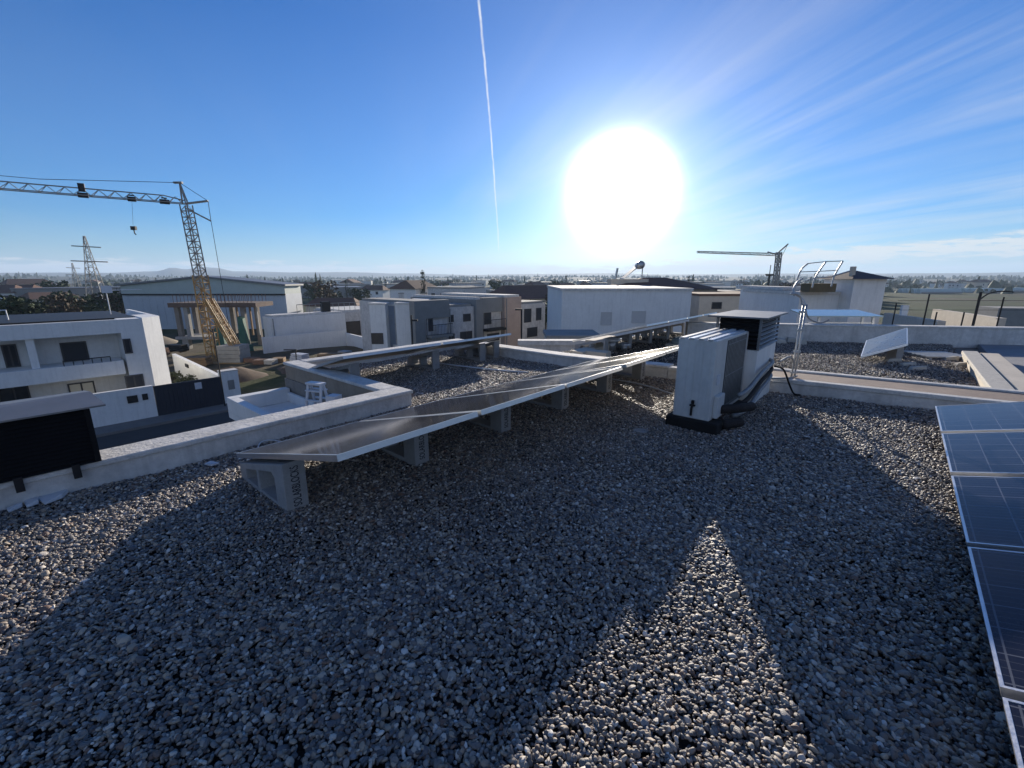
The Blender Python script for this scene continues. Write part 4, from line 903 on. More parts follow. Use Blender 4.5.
for k, (px_, py_, w_, m_, lb) in enumerate([(196, 366, 2.6, WOODY, 'stack of planks left of the crane foot'), (178, 352, 2.0, DARKM, 'dark steel skip under the unfinished slab'), (300, 362, 1.8, PLAST, 'white plastic wrapped bundle near the T-shaped pole'), (330, 362, 2.4, WOODY, 'timber bundle along the white garden wall'), (345, 359, 1.4, GREYP, 'small grey bundle at the end of the garden wall'), (160, 356, 1.6, BRICK, 'red brick stack near the walled garden'), (246, 352, 1.5, GREEN, 'green sheeting bundle beside the concrete ballast')]):
    p = G(px_, py_, -6.3); t = thing('site_bundle', lb, 'bundle', p, R(random.uniform(-30, 30)))
    for j in range(3): MB().box(-w_ / 2 + .1 * j, w_ / 2 - .05 * j, -.45 + .03 * j, .45, .12 + .24 * j, .34 + .24 * j).build('layer', m_, t, bevel=.02)
    for x in (-.3, .3): MB().box(x * w_ - .06, x * w_ + .06, -.45, .45, 0, .118).build('bearer', WOODY, t)
t = thing('scaffold_pole', 'thin dark T-shaped pole standing on the building lot', 'pole', Vector((G(298, 372, -7.2).x, G(298, 372, -7.2).y, -7.3)), 0)
b = MB(); b.tube([(0, 0, 0), (0, 0, 2.3)], .06, 6); b.tube([(-1.1, 0, 2.25), (.1, 0, 2.25)], .06, 6); b.build('pole', DARKM, t)
t = thing('utility_pole', 'thin dark street pole behind the dark gate', 'pole', W(8.1, -30.6, -6.2), 0)
b = MB(); b.tube([(0, 0, 0), (0, 0, 4.7)], .04, 6); b.build('pole', DARKM, t); MB().tube([(0, 0, 4.6), (-.25, 0, 4.8)], .035, 6).build('lamp_arm', DARKM, t)

# --- hangar
hx0, hx1, hd = D(123, 300, 92).x, D(286, 300, 92).x, 92
t = thing('hangar', 'large grey industrial hangar with a pale translucent upper gable', 'hangar', Vector(((hx0 + hx1) / 2, hd, -9.2)), R(0))
hw = (hx1 - hx0) / 2; ze = D(122, 286, 92).z + 9.2; za = D(205, 277.5, 92).z + 9.2; zs = D(122, 294, 92).z + 9.2
MB().box(-hw, hw, 0, 7, 0, zs).build('wall', HANGL, t)
b = MB(); b.hull([(-hw, -.05, zs), (hw, -.05, zs), (hw, -.05, ze), (0, -.05, za), (-hw, -.05, ze)], [(-hw, 6.9, zs), (hw, 6.9, zs), (hw, 6.9, ze), (0, 6.9, za), (-hw, 6.9, ze)]); b.build('gable_panel', HANGU, t)
MB().box(-hw - .1, hw + .1, -.3, -.051, zs - .25, zs + .05).build('gutter', DARKM, t)
rf = MB(); rf.hull([(-hw - .5, -.6, ze), (0, -.6, za), (hw + .5, -.6, ze)], [(-hw - .5, -.6, ze + .35), (0, -.6, za + .35), (hw + .5, -.6, ze + .35)]);
rf = MB(); rf.hull([(-hw - .5, -.6, ze + .02), (0, -.6, za + .02), (0, -.6, za + .35), (-hw - .5, -.6, ze + .35)], [(-hw - .5, 7.5, ze + .02), (0, 7.5, za + .02), (0, 7.5, za + .35), (-hw - .5, 7.5, ze + .35)]); rf.hull([(0, -.6, za + .02), (hw + .5, -.6, ze + .02), (hw + .5, -.6, ze + .35), (0, -.6, za + .35)], [(0, 7.5, za + .02), (hw + .5, 7.5, ze + .02), (hw + .5, 7.5, ze + .35), (0, 7.5, za + .35)]); rf.build('roof', SHEET, t)
for k in range(23):
    x = -hw + 1 + k * (2 * hw - 2) / 22; MB().box(x, x + .12, -.06, -.002, 0, zs - .26).build('seam', HANGL, t)

# --- low white house in the middle distance (facade across grid), planes b=-41
def gridhouse(label, b_, a0, a1, depth, zt_, zg_, m=WHITE, name='white_house', wins=(), cat='house', extras=None, roof=None, group=None):
    t_ = thing(name, label, cat, W(a0, b_, zg_), group=group)
    MB().box(-depth, 0, 0, a1 - a0, 0, zt_ - zg_).build('wall', m, t_)
    MB().box(-depth + .2, -.2, .2, a1 - a0 - .2, zt_ - zg_ + .002, zt_ - zg_ + .25).build('roof', roof or CAPW, t_)
    if cat == 'house': MB().tube([(.07, .25, 0), (.07, .25, zt_ - zg_ - .1)], .05, 6).build('downpipe', GREYP, t_)
    for (x0, y0_, x1, y1_, gl, mu) in wins:
        A0_, Z1 = FB(x0, y0_, b_); A1_, Z0 = FB(x1, y1_, b_); windowx(t_, 0, A0_ - a0, A1_ - a0, Z0 - zg_, Z1 - zg_, gl, mull=mu)
    return t_
LB = -53.
a0_ = FB(270, 318, LB)[0]; a1_ = FB(345, 315, LB)[0]; a2_ = FB(368, 312, LB)[0]
t = gridhouse('low flat-roofed white house behind the building lot', LB, a0_, a1_, 2.2, FB(300, 316, LB)[1], -6.6)
aa, zb_ = FB(303, 336, LB); ab2, zb2 = FB(313, 338, LB); MB().box(.003, .9, aa - a0_, ab2 - a0_, zb2 + 6.6, zb2 + 6.8).build('canopy', DARKM, t)
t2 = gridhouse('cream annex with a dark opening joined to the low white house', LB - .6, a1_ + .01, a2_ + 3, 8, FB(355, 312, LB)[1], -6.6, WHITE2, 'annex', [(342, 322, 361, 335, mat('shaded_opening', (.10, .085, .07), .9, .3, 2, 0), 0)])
LW = LB + 2.5
tag(sbuild(MB().prism([(LW - .25, FB(262, 335, LW)[0]), (LW, FB(262, 335, LW)[0]), (LW, FB(345, 332, LW)[0]), (LW - .25, FB(345, 332, LW)[0])], -6.6, FB(300, 334, LW)[1]), 'garden_wall', WHITE), 'white garden wall in front of the low white house', 'wall')
p0, p1 = W(FB(345, 330, LW)[0], LW, 0), D(470, 350, 34)
b = MB().prism(wpoly(Vector((p0.x, p0.y)), Vector((p1.x, p1.y)), 0, .25), -7, FB(345, 333, LW)[1]); tag(b.build('garden_wall', WHITE), 'white boundary wall slanting from the low white house to the row houses', 'wall')
zr = FB(300, 316, LB)[1]
t = thing('roof_railing', 'grey railing on the roof of the low white house', 'railing', W(a0_ + 3.5, LB - 1, zr + .25))
for k in range(14): MB().tube([(0, k * .75, 0), (0, k * .75, 1.0)], .03, 5).build('baluster', GREYR, t)
MB().tube([(0, 0, 1.0), (0, 13 * .75, 1.0)], .04, 5).build('handrail', GREYR, t)
MB().box(-.3, .3, 3.0, 4.0, 0, 1.25).build('water_tank', DARKM, t)

# --- row houses (facades on b=-30)
bR = -33.
def fa(x, y=320): return FB(x, y, bR)[0]
zr_ = FB(450, 303, bR)[1]
t = gridhouse('white row house with a grey frame and a recessed balcony', bR, fa(424), fa(447.5), 11, zr_, -8.4, WHITE2, 'row_house', [(447.9 - 20, 318, 433, 331, BLIND, 0)], roof=GREYR)
aW = fa(424)
MB().box(-.5, .25, -1.2, fa(447.5) - aW + .1, zr_ + 8.4 - 1.3, zr_ + 8.4 + .35).build('grey_fascia', GREYR, t)
MB().box(-.5, .25, -1.2, -.02, 0, zr_ + 8.4 - 1.302).build('grey_pier', GREYR, t)
zB = FB(435, 334, bR)[1] + 8.4
MB().box(.003, .9, .1, fa(447.5) - aW - .1, zB - .25, zB).build('balcony_slab', GREYR, t)
q = MB()
for k in range(16): y = .1 + k * (fa(447.5) - aW - .2) / 15; q.tube([(.85, y, zB), (.85, y, zB + .95)], .02, 4)
q.tube([(.85, .1, zB + .95), (.85, fa(447.5) - aW - .1, zB + .95)], .03, 4); q.build('balcony_railing', DARKM, t)
MB().box(.02, .42, 1.4, 2.3, zB + .01, zB + .8).build('split_unit', PLAST, t)
t = gridhouse('plain white row house with four small windows', bR, fa(447.9), fa(474), 11, FB(460, 307, bR)[1], -8.4, WHITE2, 'row_house', [(448.5, 315, 453.5, 322, BLIND, 0), (463, 314, 470.5, 321, BLIND, 0), (449, 334, 454.5, 341, BLIND, 0), (460, 332, 472, 339, BLIND, 1)], roof=GREYR)
t = gridhouse('grey rendered pier between the row houses', bR + .3, fa(474.4), fa(481), 11, zr_ + .2, -8.4, GREYR, 'row_house_pier', cat='pier')
t = gridhouse('white row house with a recessed balcony beside the pink house', bR, fa(481.4), fa(501), 11, zr_, -8.4, WHITE2, 'row_house', [(484, 312, 491, 324, BLIND, 0), (487, 334, 499, 340, BLIND, 0)], roof=GREYR)
aW = fa(481.4); MB().box(-.5, .25, 0, fa(501) - aW, zr_ + 8.4 - 1.2, zr_ + 8.4 + .35).build('grey_fascia', GREYR, t)
q = MB(); zB = FB(490, 328, bR)[1] + 8.4
for k in range(16): y = .1 + k * (fa(501) - aW - .2) / 15; q.tube([(.85, y, zB), (.85, y, zB + .95)], .02, 4)
q.tube([(.85, .1, zB + .95), (.85, fa(501) - aW - .1, zB + .95)], .03, 4); q.box(.0, .9, .1, fa(501) - aW - .1, zB - .25, zB); q.build('balcony_railing', DARKM, t)
t = gridhouse('pink rendered row house with a blank end wall', bR + .5, fa(501.4), fa(518), 11, zr_ + .3, -8.4, PINK, 'row_house')
t = gridhouse('dark-windowed house with a balcony right of the pink house', bR, fa(518.4), fa(545), 11, zr_ - .6, -8.4, WHITE2, 'row_house', [(524, 309, 531, 322, BLIND, 0), (536, 308, 541, 320, BLIND, 0), (527, 328, 537, 336, BLIND, 0)], roof=GREYR)
# left light blocks of that row (nearer)
def dbox(label, x0, x1, yt_, dd, depth, zb_, m, name='white_house', cat='house', wins=(), rz=0., roof=None, group=None):
    """house seen face on at forward distance dd"""
    p, q = D(x0, yt_, dd), D(x1, yt_, dd); t_ = thing(name, label, cat, Vector((p.x, dd, zb_)), rz, group=group)
    L2 = (q.x - p.x); h = p.z - zb_
    MB().box(0, L2, 0, depth, 0, h).build('wall', m, t_)
    MB().box(-.08, L2 + .08, -.08, depth + .08, h + .001, h + .18).build('roof', roof or CAPW, t_)
    for (a_, b_, c_, d_, gl, mu) in wins:
        u0, u1 = D(a_, c_, dd).x - p.x, D(b_, c_, dd).x - p.x; v1, v0 = D(a_, c_, dd).z - zb_, D(a_, d_, dd).z - zb_
        windowp(t_, u0, u1, 0, v0, v1, gl, frame=gl if gl.name == 'white_shutter' else FRM, mull=mu)
    return t_
dbox('tall narrow white house end with a wall lamp', 395, 415, 304.5, 42, 9, -8.3, WHITE)
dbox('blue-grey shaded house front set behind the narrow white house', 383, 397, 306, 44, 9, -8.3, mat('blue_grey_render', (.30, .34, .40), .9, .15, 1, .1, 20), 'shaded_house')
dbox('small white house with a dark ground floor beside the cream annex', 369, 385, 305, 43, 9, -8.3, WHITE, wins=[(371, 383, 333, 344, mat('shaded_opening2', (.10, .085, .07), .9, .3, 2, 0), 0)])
t = thing('street_lamp', 'dark street lamp pole in front of the narrow white house', 'street lamp', Vector((D(412, 330, 36).x, 36, -7.2)), 0)
MB().tube([(0, 0, 0), (0, 0, D(412, 315, 36).z + 7.2)], .07, 6).build('pole', DARKM, t); MB().box(0, .5, -.1, .1, D(412, 315, 36).z + 6.7, D(412, 315, 36).z + 6.85).build('lamp_head', DARKM, t)
t = thing('street_lamp', 'dark street lamp pole right of the pink row house', 'street lamp', Vector((D(521.5, 330, 34).x, 34, -7.2)), 0)
MB().tube([(0, 0, 0), (0, 0, D(521, 309, 34).z + 7.2)], .07, 6).build('pole', DARKM, t); MB().box(-.5, 0, -.1, .1, D(521, 309, 34).z + 7.1, D(521, 309, 34).z + 7.22).build('lamp_head', DARKM, t)
# --- big white block with a tiled roof house and solar heater
t = dbox('large plain white block straight below the sun', 562, 692, 291, 30, 12, -8.3, WHITE, 'white_block', 'building', wins=[(601, 612, 312, 325, mat('white_shutter', (.55, .55, .54), .7, .1, 3, 0), 0), (632, 646, 311, 323, mat('white_shutter', (.5,.5,.5)), 0)])
t = thing('tiled_house', 'house with a low tiled hip roof behind the large white block', 'house', Vector((D(612, 290, 46).x, 46, -8.4)), R(-8))
L2 = D(712, 290, 46).x - D(612, 290, 46).x; hE = D(640, 289, 46).z + 8.4; hT = D(640, 277.5, 46).z + 8.4
MB().box(0, L2, 0, 9, 0, hE).build('wall', CREAM, t)
b = MB(); b.hull([(-.5, -.5, hE), (L2 + .5, -.5, hE), (L2 + .5, 9.5, hE), (-.5, 9.5, hE)], [(3.6, 4.2, hT), (L2 - 4.2, 4.2, hT), (L2 - 4.2, 4.8, hT), (3.6, 4.8, hT)]); b.build('roof', TILE, t)
t = thing('solar_water_heater', 'roof solar water heater with a tilted collector and round tank', 'water heater', Vector((D(647, 277, 44).x, 47.5, D(647, 277, 47).z - .2)), 0)
b = MB(); b.hull([(-1.4, 0, 0), (-1.3, -.1, .1), (.5, 1.0, 1.5), (.6, 1.0, 1.4)], [(-1.4, 1.6, 0), (-1.3, 1.6, .1), (.5, 2.4, 1.5), (.6, 2.4, 1.4)]); b.build('collector', SHEET, t)
MB().tube([(.5, .6, 1.45), (.8, 2.6, 1.45)], .42, 14).build('tank', GALV, t, smooth=True); MB().tube([(.8, 1, 0), (.8, 1, 1.2)], .06, 6).build('leg', GALV, t); MB().tube([(-2.2, .4, -.1), (-2.0, .4, 1.1)], .12, 6).build('flue', GALV, t)
MB().box(-2.6, 1.3, .2, 2.4, -.6, -.01).build('plinth', CREAM, t)

# lower terraces, cream copings beyond the far parapet
t = thing('terrace_parapet', 'sunlit cream stepped parapet pieces beyond the far parapet', 'parapet wall', (0, 0, 0), 0)
for k, ((x0, y0_), (x1, y1_)) in enumerate((((583, 352), (612, 344)), ((585, 351), (606, 353)), ((596, 341), (616, 336)))):
    p, q = G(x0, y0_, .12), G(x1, y1_, .12); MB().prism(wpoly(Vector((p.x, p.y)), Vector((q.x, q.y)), 0, .28), -6.3, .12 + .002 * k).build('coping_run', CREAM, t)
t = thing('roof_vent', 'small round roof vent pot among the cream parapets', 'vent', G(611, 350, -.01))
MB().tube([(0, 0, 0), (0, 0, .22)], .10, 12).build('pipe', GALV, t, smooth=True); MB().tube([(0, 0, .22), (0, 0, .25), (0, 0, .3)], [.2, .19, .03], 14).build('cowl', PLAST, t)
t = thing('roof_vent', 'second roof vent pot right of the cream parapets', 'vent', G(624, 350, -.01))
MB().tube([(0, 0, 0), (0, 0, .12)], .07, 12).build('pipe', GALV, t, smooth=True); MB().tube([(0, 0, .12), (0, 0, .15), (0, 0, .18)], [.14, .13, .03], 14).build('cowl', GALV, t)
t = thing('reflection_dome', 'pale domed skylight for a panel reflection over the air conditioner', 'placeholder', G(684, 346, -.01))  # added dome, stands in for light reflected off a solar panel
MB().tube([(0, 0, 0), (0, 0, .14), (0, 0, .2), (0, 0, .24)], [.3, .3, .22, .05], 18).build('dome', CYAN, t, smooth=True); MB().box(-.33, .33, -.33, .33, -.02, .06).build('curb', STONE, t)
# terrace block right of the row houses: low concrete walls and flat roofs
dbox('low flat grey roof with a pergola between the row houses and the white block', 548, 600, 339, 22, 2.5, -8.3, CREAM, 'low_building', 'building', roof=GREYR)
dbox('low pale terrace wall beyond the far parapet', 520, 600, 345, 17, .3, -8.3, WHITE2, 'terrace_wall', 'wall')

# --- tower house, terraces and curved frame on the right
t = thing('tower_house', 'white tower with a small dark pyramid roof', 'tower', Vector((D(851, 300, 24).x, 24, -8.4)), R(-4))
L2 = 1.62; hE = D(860, 279, 24).z + 8.4; hT = D(860, 270.5, 25).z + 8.3
MB().box(0, L2, 0, 2.6, 0, hE).build('wall', WHITE, t)
b = MB(); b.hull([(-.3, -.3, hE), (L2 + .3, -.3, hE), (L2 + .3, 2.9, hE), (-.3, 2.9, hE)], [(L2 / 2 - .03, 1.27, hT + .1), (L2 / 2 + .03, 1.27, hT + .1), (L2 / 2 + .03, 1.33, hT + .1), (L2 / 2 - .03, 1.33, hT + .1)]); b.build('roof', mat('slate', (.09, .07, .07), .8, .3, 3, .2, 15), t)
MB().box(.05, .25, .4, .6, hE, hT + .3).build('chimney', CREAM, t)
dbox('white terrace block left of the white tower', 800, 851, 295, 25, 6, -8.4, WHITE, 'terrace_block', 'building')
dbox('small white block in front of the dark hill right of the mast', 783, 800, 290, 27, 5, -8.4, WHITE, 'terrace_block', 'building')
p_ = D(812, 290, 24.5); tag(MB().box(-.7, .7, -.4, .4, 0, .45).build('ochre_tank', mat('ochre', (.16, .125, .07), .8, .3, 3, .1)), 'ochre box on the white terrace below the curved frame', 'tank').location = (D(819, 290, 24.5).x, 24.6, D(819, 290, 24.5).z - .1)
t = thing('curved_frame', 'curved galvanised pergola frame of three ribs and crossbars by the tower', 'pergola', Vector((0, 0, 0)), 0)
arcs = [[(794, 296), (796, 284), (801, 270), (808, 263.5)], [(812, 288), (815, 278), (820, 270), (826, 261.5)], [(831, 287), (834, 277), (838, 269), (843, 261)]]
AR = [smooth_path([D(x, y, 22.5) for x, y in a_]) for a_ in arcs]
for a_ in AR: MB().tube(a_, .04, 6).build('rib', GALV, t, smooth=True)
for f_ in (.35, .65, 1.0):
    i = min(int(f_ * (len(AR[0]) - 1)), len(AR[0]) - 1); MB().tube([AR[0][i], AR[1][i], AR[2][i]], .022, 5).build('crossbar', GALV, t)
MB().tube([D(833, 276, 22.5), D(850, 271, 22.9)], .04, 5).build('brace', GALV, t)
dbox('low dark hut roofs between the cabinet and the mast', 700, 783, 296, 38, 8, -8.8, CREAM, 'low_building', 'building', wins=[(712, 722, 302, 309, WIN, 0), (740, 752, 302, 309, WIN, 0)], roof=TILE)

# --- second crane, far
cb2 = Vector((D(777, 278, 160).x, 160, -9.5)); t = thing('tower_crane', 'distant thin crane with a level jib right of the sun', 'crane', cb2, 0)
zt2 = D(779, 252, 160).z + 9.5
lattice(MB(), (0, 0, 0), (-.5, 0, zt2), 1.4, 1.2, 14, .22).build('mast', GALVC, t)
e0, e1 = D(697, 252, 160) - cb2, D(776, 254.5, 160) - cb2
q = MB(); lattice(q, e1, e0, .8, .5, 18, .12, diag=True); q.tube([e1 + Vector((-3, 0, .8)), e1, D(788, 244, 160) - cb2], .28, 5); q.build('jib', GALVC, t)
q = MB(); q.tube([D(788, 244, 160) - cb2, D(779, 262, 160) - cb2], .08, 4); q.build('tie_rope', DARKM, t)
t = thing('water_tower', 'slender dark beacon mast left of the distant crane', 'mast', Vector((D(769.5, 275, 150).x, 150, -9.5)), 0)
MB().tube([(0, 0, 0), (0, 0, D(769, 274, 150).z + 9.5)], .35, 6).build('pole', DARKM, t); MB().tube([(0, 0, D(769, 276, 150).z + 9.5), (0, 0, D(769, 274, 150).z + 9.5)], [1.0, 1.4], 8).build('platform', DARKM, t); MB().tube([(0, 0, D(769, 274, 150).z + 9.5), (0, 0, D(769, 265, 150).z + 9.5)], .12, 5).build('antenna', DARKM, t)
# power pylons
def pylon(label, x, yt_, dd, sc):
    p = D(x, yt_, dd); h = p.z + 9.5; t_ = thing('power_pylon', label, 'pylon', Vector((p.x, dd, -9.5)), R(20), group=None)
    q = MB(); lattice(q, (0, 0, 0), (0, 0, h * .62), 4.4 * sc, 1.7 * sc, 7, .12 * sc); lattice(q, (0, 0, h * .62), (0, 0, h), 1.7 * sc, .3 * sc, 6, .09 * sc); q.build('tower', GALVC, t_)
    for f_, w_ in ((.88, 3.0), (.70, 3.8)):
        MB().tube([(-w_ * sc, 0, h * f_), (w_ * sc, 0, h * f_ * .985)], .13 * sc, 4).build('crossarm', GALVC, t_)
    return t_
pylon('tall steel power pylon leaning over the dark trees', 84, 236, 130, 1.1)
pylon('smaller power pylon seen left of the tall one', 72, 263, 220, .9)

# ------------------------------------------------------------------ trees
def leafmat(name, c1, c2):
    m = bpy.data.materials.new(name); nt = nodes_of(m); o = N(nt, 'ShaderNodeOutputMaterial'); p = N(nt, 'ShaderNodeBsdfPrincipled'); nt.links.new(p.outputs[0], o.inputs[0])
    g = N(nt, 'ShaderNodeNewGeometry'); c = mixc(nt, noise(nt, g.outputs['Position'], .7, 3), c1, c2)
    nt.links.new(c, p.inputs['Base Color']); p.inputs['Roughness'].default_value = .8; p.inputs['Specular IOR Level'].default_value = .2; return m
LEAF = [leafmat('dark_foliage', (.018, .035, .014), (.04, .065, .025)), leafmat('olive_foliage', (.04, .05, .025), (.075, .085, .045)), leafmat('winter_twigs', (.06, .045, .03), (.10, .075, .05))]
def make_tree(name, label, cat, h, wd, kind, lm, n=420, seed=0):
    r_ = random.Random(seed); t_ = thing(name, label, cat, (0, 0, 0), 0)
    tk = MB(); tk.tube([(0, 0, -.3), (r_.uniform(-.1, .1), 0, h * .3), (r_.uniform(-.2, .2), r_.uniform(-.2, .2), h * .75)], [h * .035, h * .026, h * .01], 6)
    for k in range(5):
        an = r_.uniform(0, 6.28); tk.tube([(0, 0, h * r_.uniform(.28, .5)), (math.cos(an) * wd * .3, math.sin(an) * wd * .3, h * r_.uniform(.55, .8))], [h * .015, h * .005], 5)
    tk.build('trunk', BARK, t_)
    c = MB(); cl = []
    for k in range(16):
        if kind == 'cone': f_ = r_.random(); z = h * (.12 + .86 * f_); rr = wd * .5 * (1 - f_) ** .7; an = r_.uniform(0, 6.28); cl.append((math.cos(an) * rr * .6, math.sin(an) * rr * .6, z, .16 * wd + rr * .35))
        else: an = r_.uniform(0, 6.28); rr = wd * .36 * math.sqrt(r_.random()); z = h * r_.uniform(.38, .86); cl.append((math.cos(an) * rr, math.sin(an) * rr, z, wd * r_.uniform(.13, .24)))
    ls = wd * .05
    for k in range(n):
        cx, cy, cz, cr = cl[r_.randrange(len(cl))]; v = Vector((r_.gauss(0, 1), r_.gauss(0, 1), r_.gauss(0, 1))).normalized() * cr * r_.uniform(.5, 1.1); v.z *= .8
        ct = Vector((cx, cy, cz)) + v; x = Vector((r_.gauss(0, 1), r_.gauss(0, 1), r_.gauss(0, .6))).normalized(); y = x.cross(Vector((r_.gauss(0, 1), r_.gauss(0, 1), r_.gauss(0, 1)))).normalized(); s_ = ls * r_.uniform(.6, 1.6)
        c.add([ct - x * s_, ct + y * s_ * .6, ct + x * s_, ct - y * s_ * .6], [(0, 1, 2, 3)])
    o = c.build('crown', lm, t_); return t_
P1 = [make_tree('cypress_tree', 'x', 'tree', 9, 2.4, 'cone', LEAF[0], 500, 1), make_tree('round_tree', 'x', 'tree', 7, 6.5, 'round', LEAF[0], 700, 2), make_tree('olive_tree', 'x', 'tree', 4.5, 5, 'round', LEAF[1], 600, 3), make_tree('bare_tree', 'x', 'tree', 8, 6, 'round', LEAF[2], 380, 4)]
used = [False] * 4
def plant(k, p, s, label, group):
    global used
    if not used[k]: o = P1[k]; used[k] = True; o.location = p; o.scale = (s,) * 3; o.rotation_euler = (0, 0, random.uniform(0, 6.28)); o['label'] = label
    else: o = copytree(P1[k], p, rz=random.uniform(0, 6.28), label=label, scale=s)
    if group: o['group'] = group
    elif 'group' in o: del o['group']
    return o
def gp(x, dd): return Vector((D(x, 300, dd).x, dd, zg(dd) - .1))
# dark clump left of the hangar
for k, (x, dd, kk, s_, lb) in enumerate([(66, 95, 1, 1.15, 'broad dark tree left of the tall pylon'), (112, 100, 0, 1.0, 'pointed dark evergreen beside the hangar gable'), (120, 98, 1, 1.2, 'rounded dark tree against the hangar corner'), (100, 80, 3, 1.0, 'bare brownish tree under the tall pylon'), (80, 75, 1, 1.05, 'dark tree in front of the pylon foot'), (45, 70, 2, 1.15, 'olive green tree behind the white house roof'), (28, 62, 2, 1.35, 'low olive tree at the left above the white house roof'), (8, 60, 1, .9, 'dark green tree at the left edge above the roof'), (62, 62, 3, .85, 'leafless shrubby tree behind the white house aerial'), (92, 66, 2, 1.2, 'grey-green tree right behind the aerial')]):
    plant(kk, gp(x, dd), s_, lb, None)
for k, (x, dd, kk, s_, lb) in enumerate([(325, 120, 3, 1.3, 'bare brown tree behind the low white house'), (335, 150, 2, 1.4, 'olive tree beyond the low white house'), (316, 170, 1, 1.3, 'dark tree cluster member above the low house railing'), (424, 150, 0, 1.45, 'lone cypress rising above the row houses'), (545, 60, 1, .8, 'tree between the row houses and the white block'), (556, 80, 3, 1.0, 'brown tree beside the large white block'), (706, 90, 2, 1.1, 'olive tree right of the tiled roof house'), (728, 110, 1, 1.0, 'dark tree above the louvred cabinet')]):
    plant(kk, gp(x, dd), s_, lb, None)
rr = random.Random(11)
for i in range(150):
    x = rr.uniform(-60, 1090); dd = rr.choice([rr.uniform(150, 320), rr.uniform(260, 700), rr.uniform(400, 900)]); kk = rr.choice([0, 1, 1, 2, 2, 3])
    if 118 < x < 292 and dd < 200: continue
    if x > 885 and dd < 330: continue
    plant(kk, gp(x, dd), rr.uniform(.8, 1.5), 'small dark tree among the houses of the distant plain', 'trees scattered over the distant plain')
# far woods as one mass: tree-line clumps along the near ridge
def woods(name, n, r0, r1, label, sz, az0=-62, az1=62, seed=5):
    q = np.random.default_rng(seed); vs = []; fs = []
    lp = [(1, 0, .1), (.3, .9, .15), (-.8, .6, .1), (-.8, -.6, .12), (.3, -.95, .1), (.45, 0, .8), (-.1, .5, 1.), (-.4, -.3, .85)]
    ff = [(0, 1, 5), (1, 6, 5), (1, 2, 6), (2, 7, 6), (2, 3, 7), (3, 4, 7), (4, 5, 7), (4, 0, 5), (5, 6, 7)]
    for i in range(n):
        a_ = math.radians(q.uniform(az0, az1)); r_ = q.uniform(r0, r1)
        if math.sin(a_ * 23 + r_ / 90) + math.sin(a_ * 61 + 2) < -.4: continue
        s_ = sz * q.uniform(.5, 1.3); hh = s_ * q.uniform(.7, 1.3) * (1.5 if q.random() < .08 else 1); wd = s_ * (.35 if hh > s_ * 1.25 else 1)
        cx, cy = r_ * math.sin(a_), r_ * math.cos(a_); z0 = (zg(r_) if r_ < 1450 else -12 + math.sin(min(1, (r_ - 1500) / 1100 * 1.6) * math.pi / 2) * (ridge([(-75, 16), (-50, 17), (-44, 18), (-30, 10), (-14, 11), (-5, 15), (5, 17), (15, 16), (30, 14), (50, 12), (80, 12)], math.degrees(a_)) + 2 * fbm(cx / 160, cy / 160))) - 1
        k = len(vs); ro = q.uniform(0, 6.28)
        for (x, y, z) in lp:
            x, y = x * math.cos(ro) - y * math.sin(ro), x * math.sin(ro) + y * math.cos(ro); vs.append((cx + x * wd * .6 * q.uniform(.8, 1.2), cy + y * wd * .6 * q.uniform(.8, 1.2), z0 + z * hh * q.uniform(.85, 1.15)))
        fs += [tuple(k + j for j in f) for f in ff]
    b = MB(); b.add(vs, fs); return tag(b.build(name, LEAF[0]), label, 'woods', kind='stuff')
woods('far_woods', 3800, 1520, 2500, 'dark wooded ridge along the horizon', 9)
woods('distant_trees', 3200, 450, 1450, 'bands of dark trees over the distant plain', 7.5, seed=8)

# ------------------------------------------------------------------ distant houses
def make_house(label, m, rm, L_=11, Wd_=8, H_=5.5, gable=True):
    t_ = thing('distant_house', label, 'house', (0, 0, 0), 0)
    MB().box(-L_ / 2, L_ / 2, -Wd_ / 2, Wd_ / 2, 0, H_).build('wall', m, t_)
    b = MB()
    if gable: b.hull([(-L_ / 2 - .5, -Wd_ / 2 - .5, H_), (L_ / 2 + .5, -Wd_ / 2 - .5, H_), (L_ / 2 + .5, Wd_ / 2 + .5, H_), (-L_ / 2 - .5, Wd_ / 2 + .5, H_)], [(-L_ / 2 + 1.5, -.1, H_ + 2.2), (L_ / 2 - 1.5, -.1, H_ + 2.2), (L_ / 2 - 1.5, .1, H_ + 2.2), (-L_ / 2 + 1.5, .1, H_ + 2.2)])
    else: b.box(-L_ / 2 - .1, L_ / 2 + .1, -Wd_ / 2 - .1, Wd_ / 2 + .1, H_ + .001, H_ + .35)
    b.build('roof', rm, t_)
    for s_ in (-1, 1):
        for x in (-.3, .05, .3):
            for z in (1.0, 3.6): MB().box(x * L_, x * L_ + 1.2, s_ * (Wd_ / 2 + .01), s_ * (Wd_ / 2 + .05), z, z + 1.3).build('window', BLIND, t_)
    return t_
HP = [make_house('x', WHITE, TILE), make_house('x', CREAM, TILE, 14, 9, 6), make_house('x', WHITE2, GREYR, 12, 10, 6.2, False), make_house('x', GREYR, SHEET, 30, 14, 6, False)]
hl = ['white house with a tiled roof among the distant town', 'cream house with a tiled roof among the distant town', 'flat-roofed white house among the distant town', 'long grey shed among the distant town']
hg = ['white tiled houses of the distant town', 'cream tiled houses of the distant town', 'flat-roofed houses of the distant town', 'grey sheds of the distant town']
hu = [False] * 4
def puth(k, p, rz, s=1., label=None, group=None):
    if not hu[k]: o = HP[k]; hu[k] = True; o.location = p; o.rotation_euler = (0, 0, rz); o.scale = (s,) * 3
    else: o = copytree(HP[k], p, rz=rz, scale=s)
    o['label'] = label or hl[k]; 
    if label: 
        if 'group' in o: del o['group']
    else: o['group'] = group or hg[k]
    return o
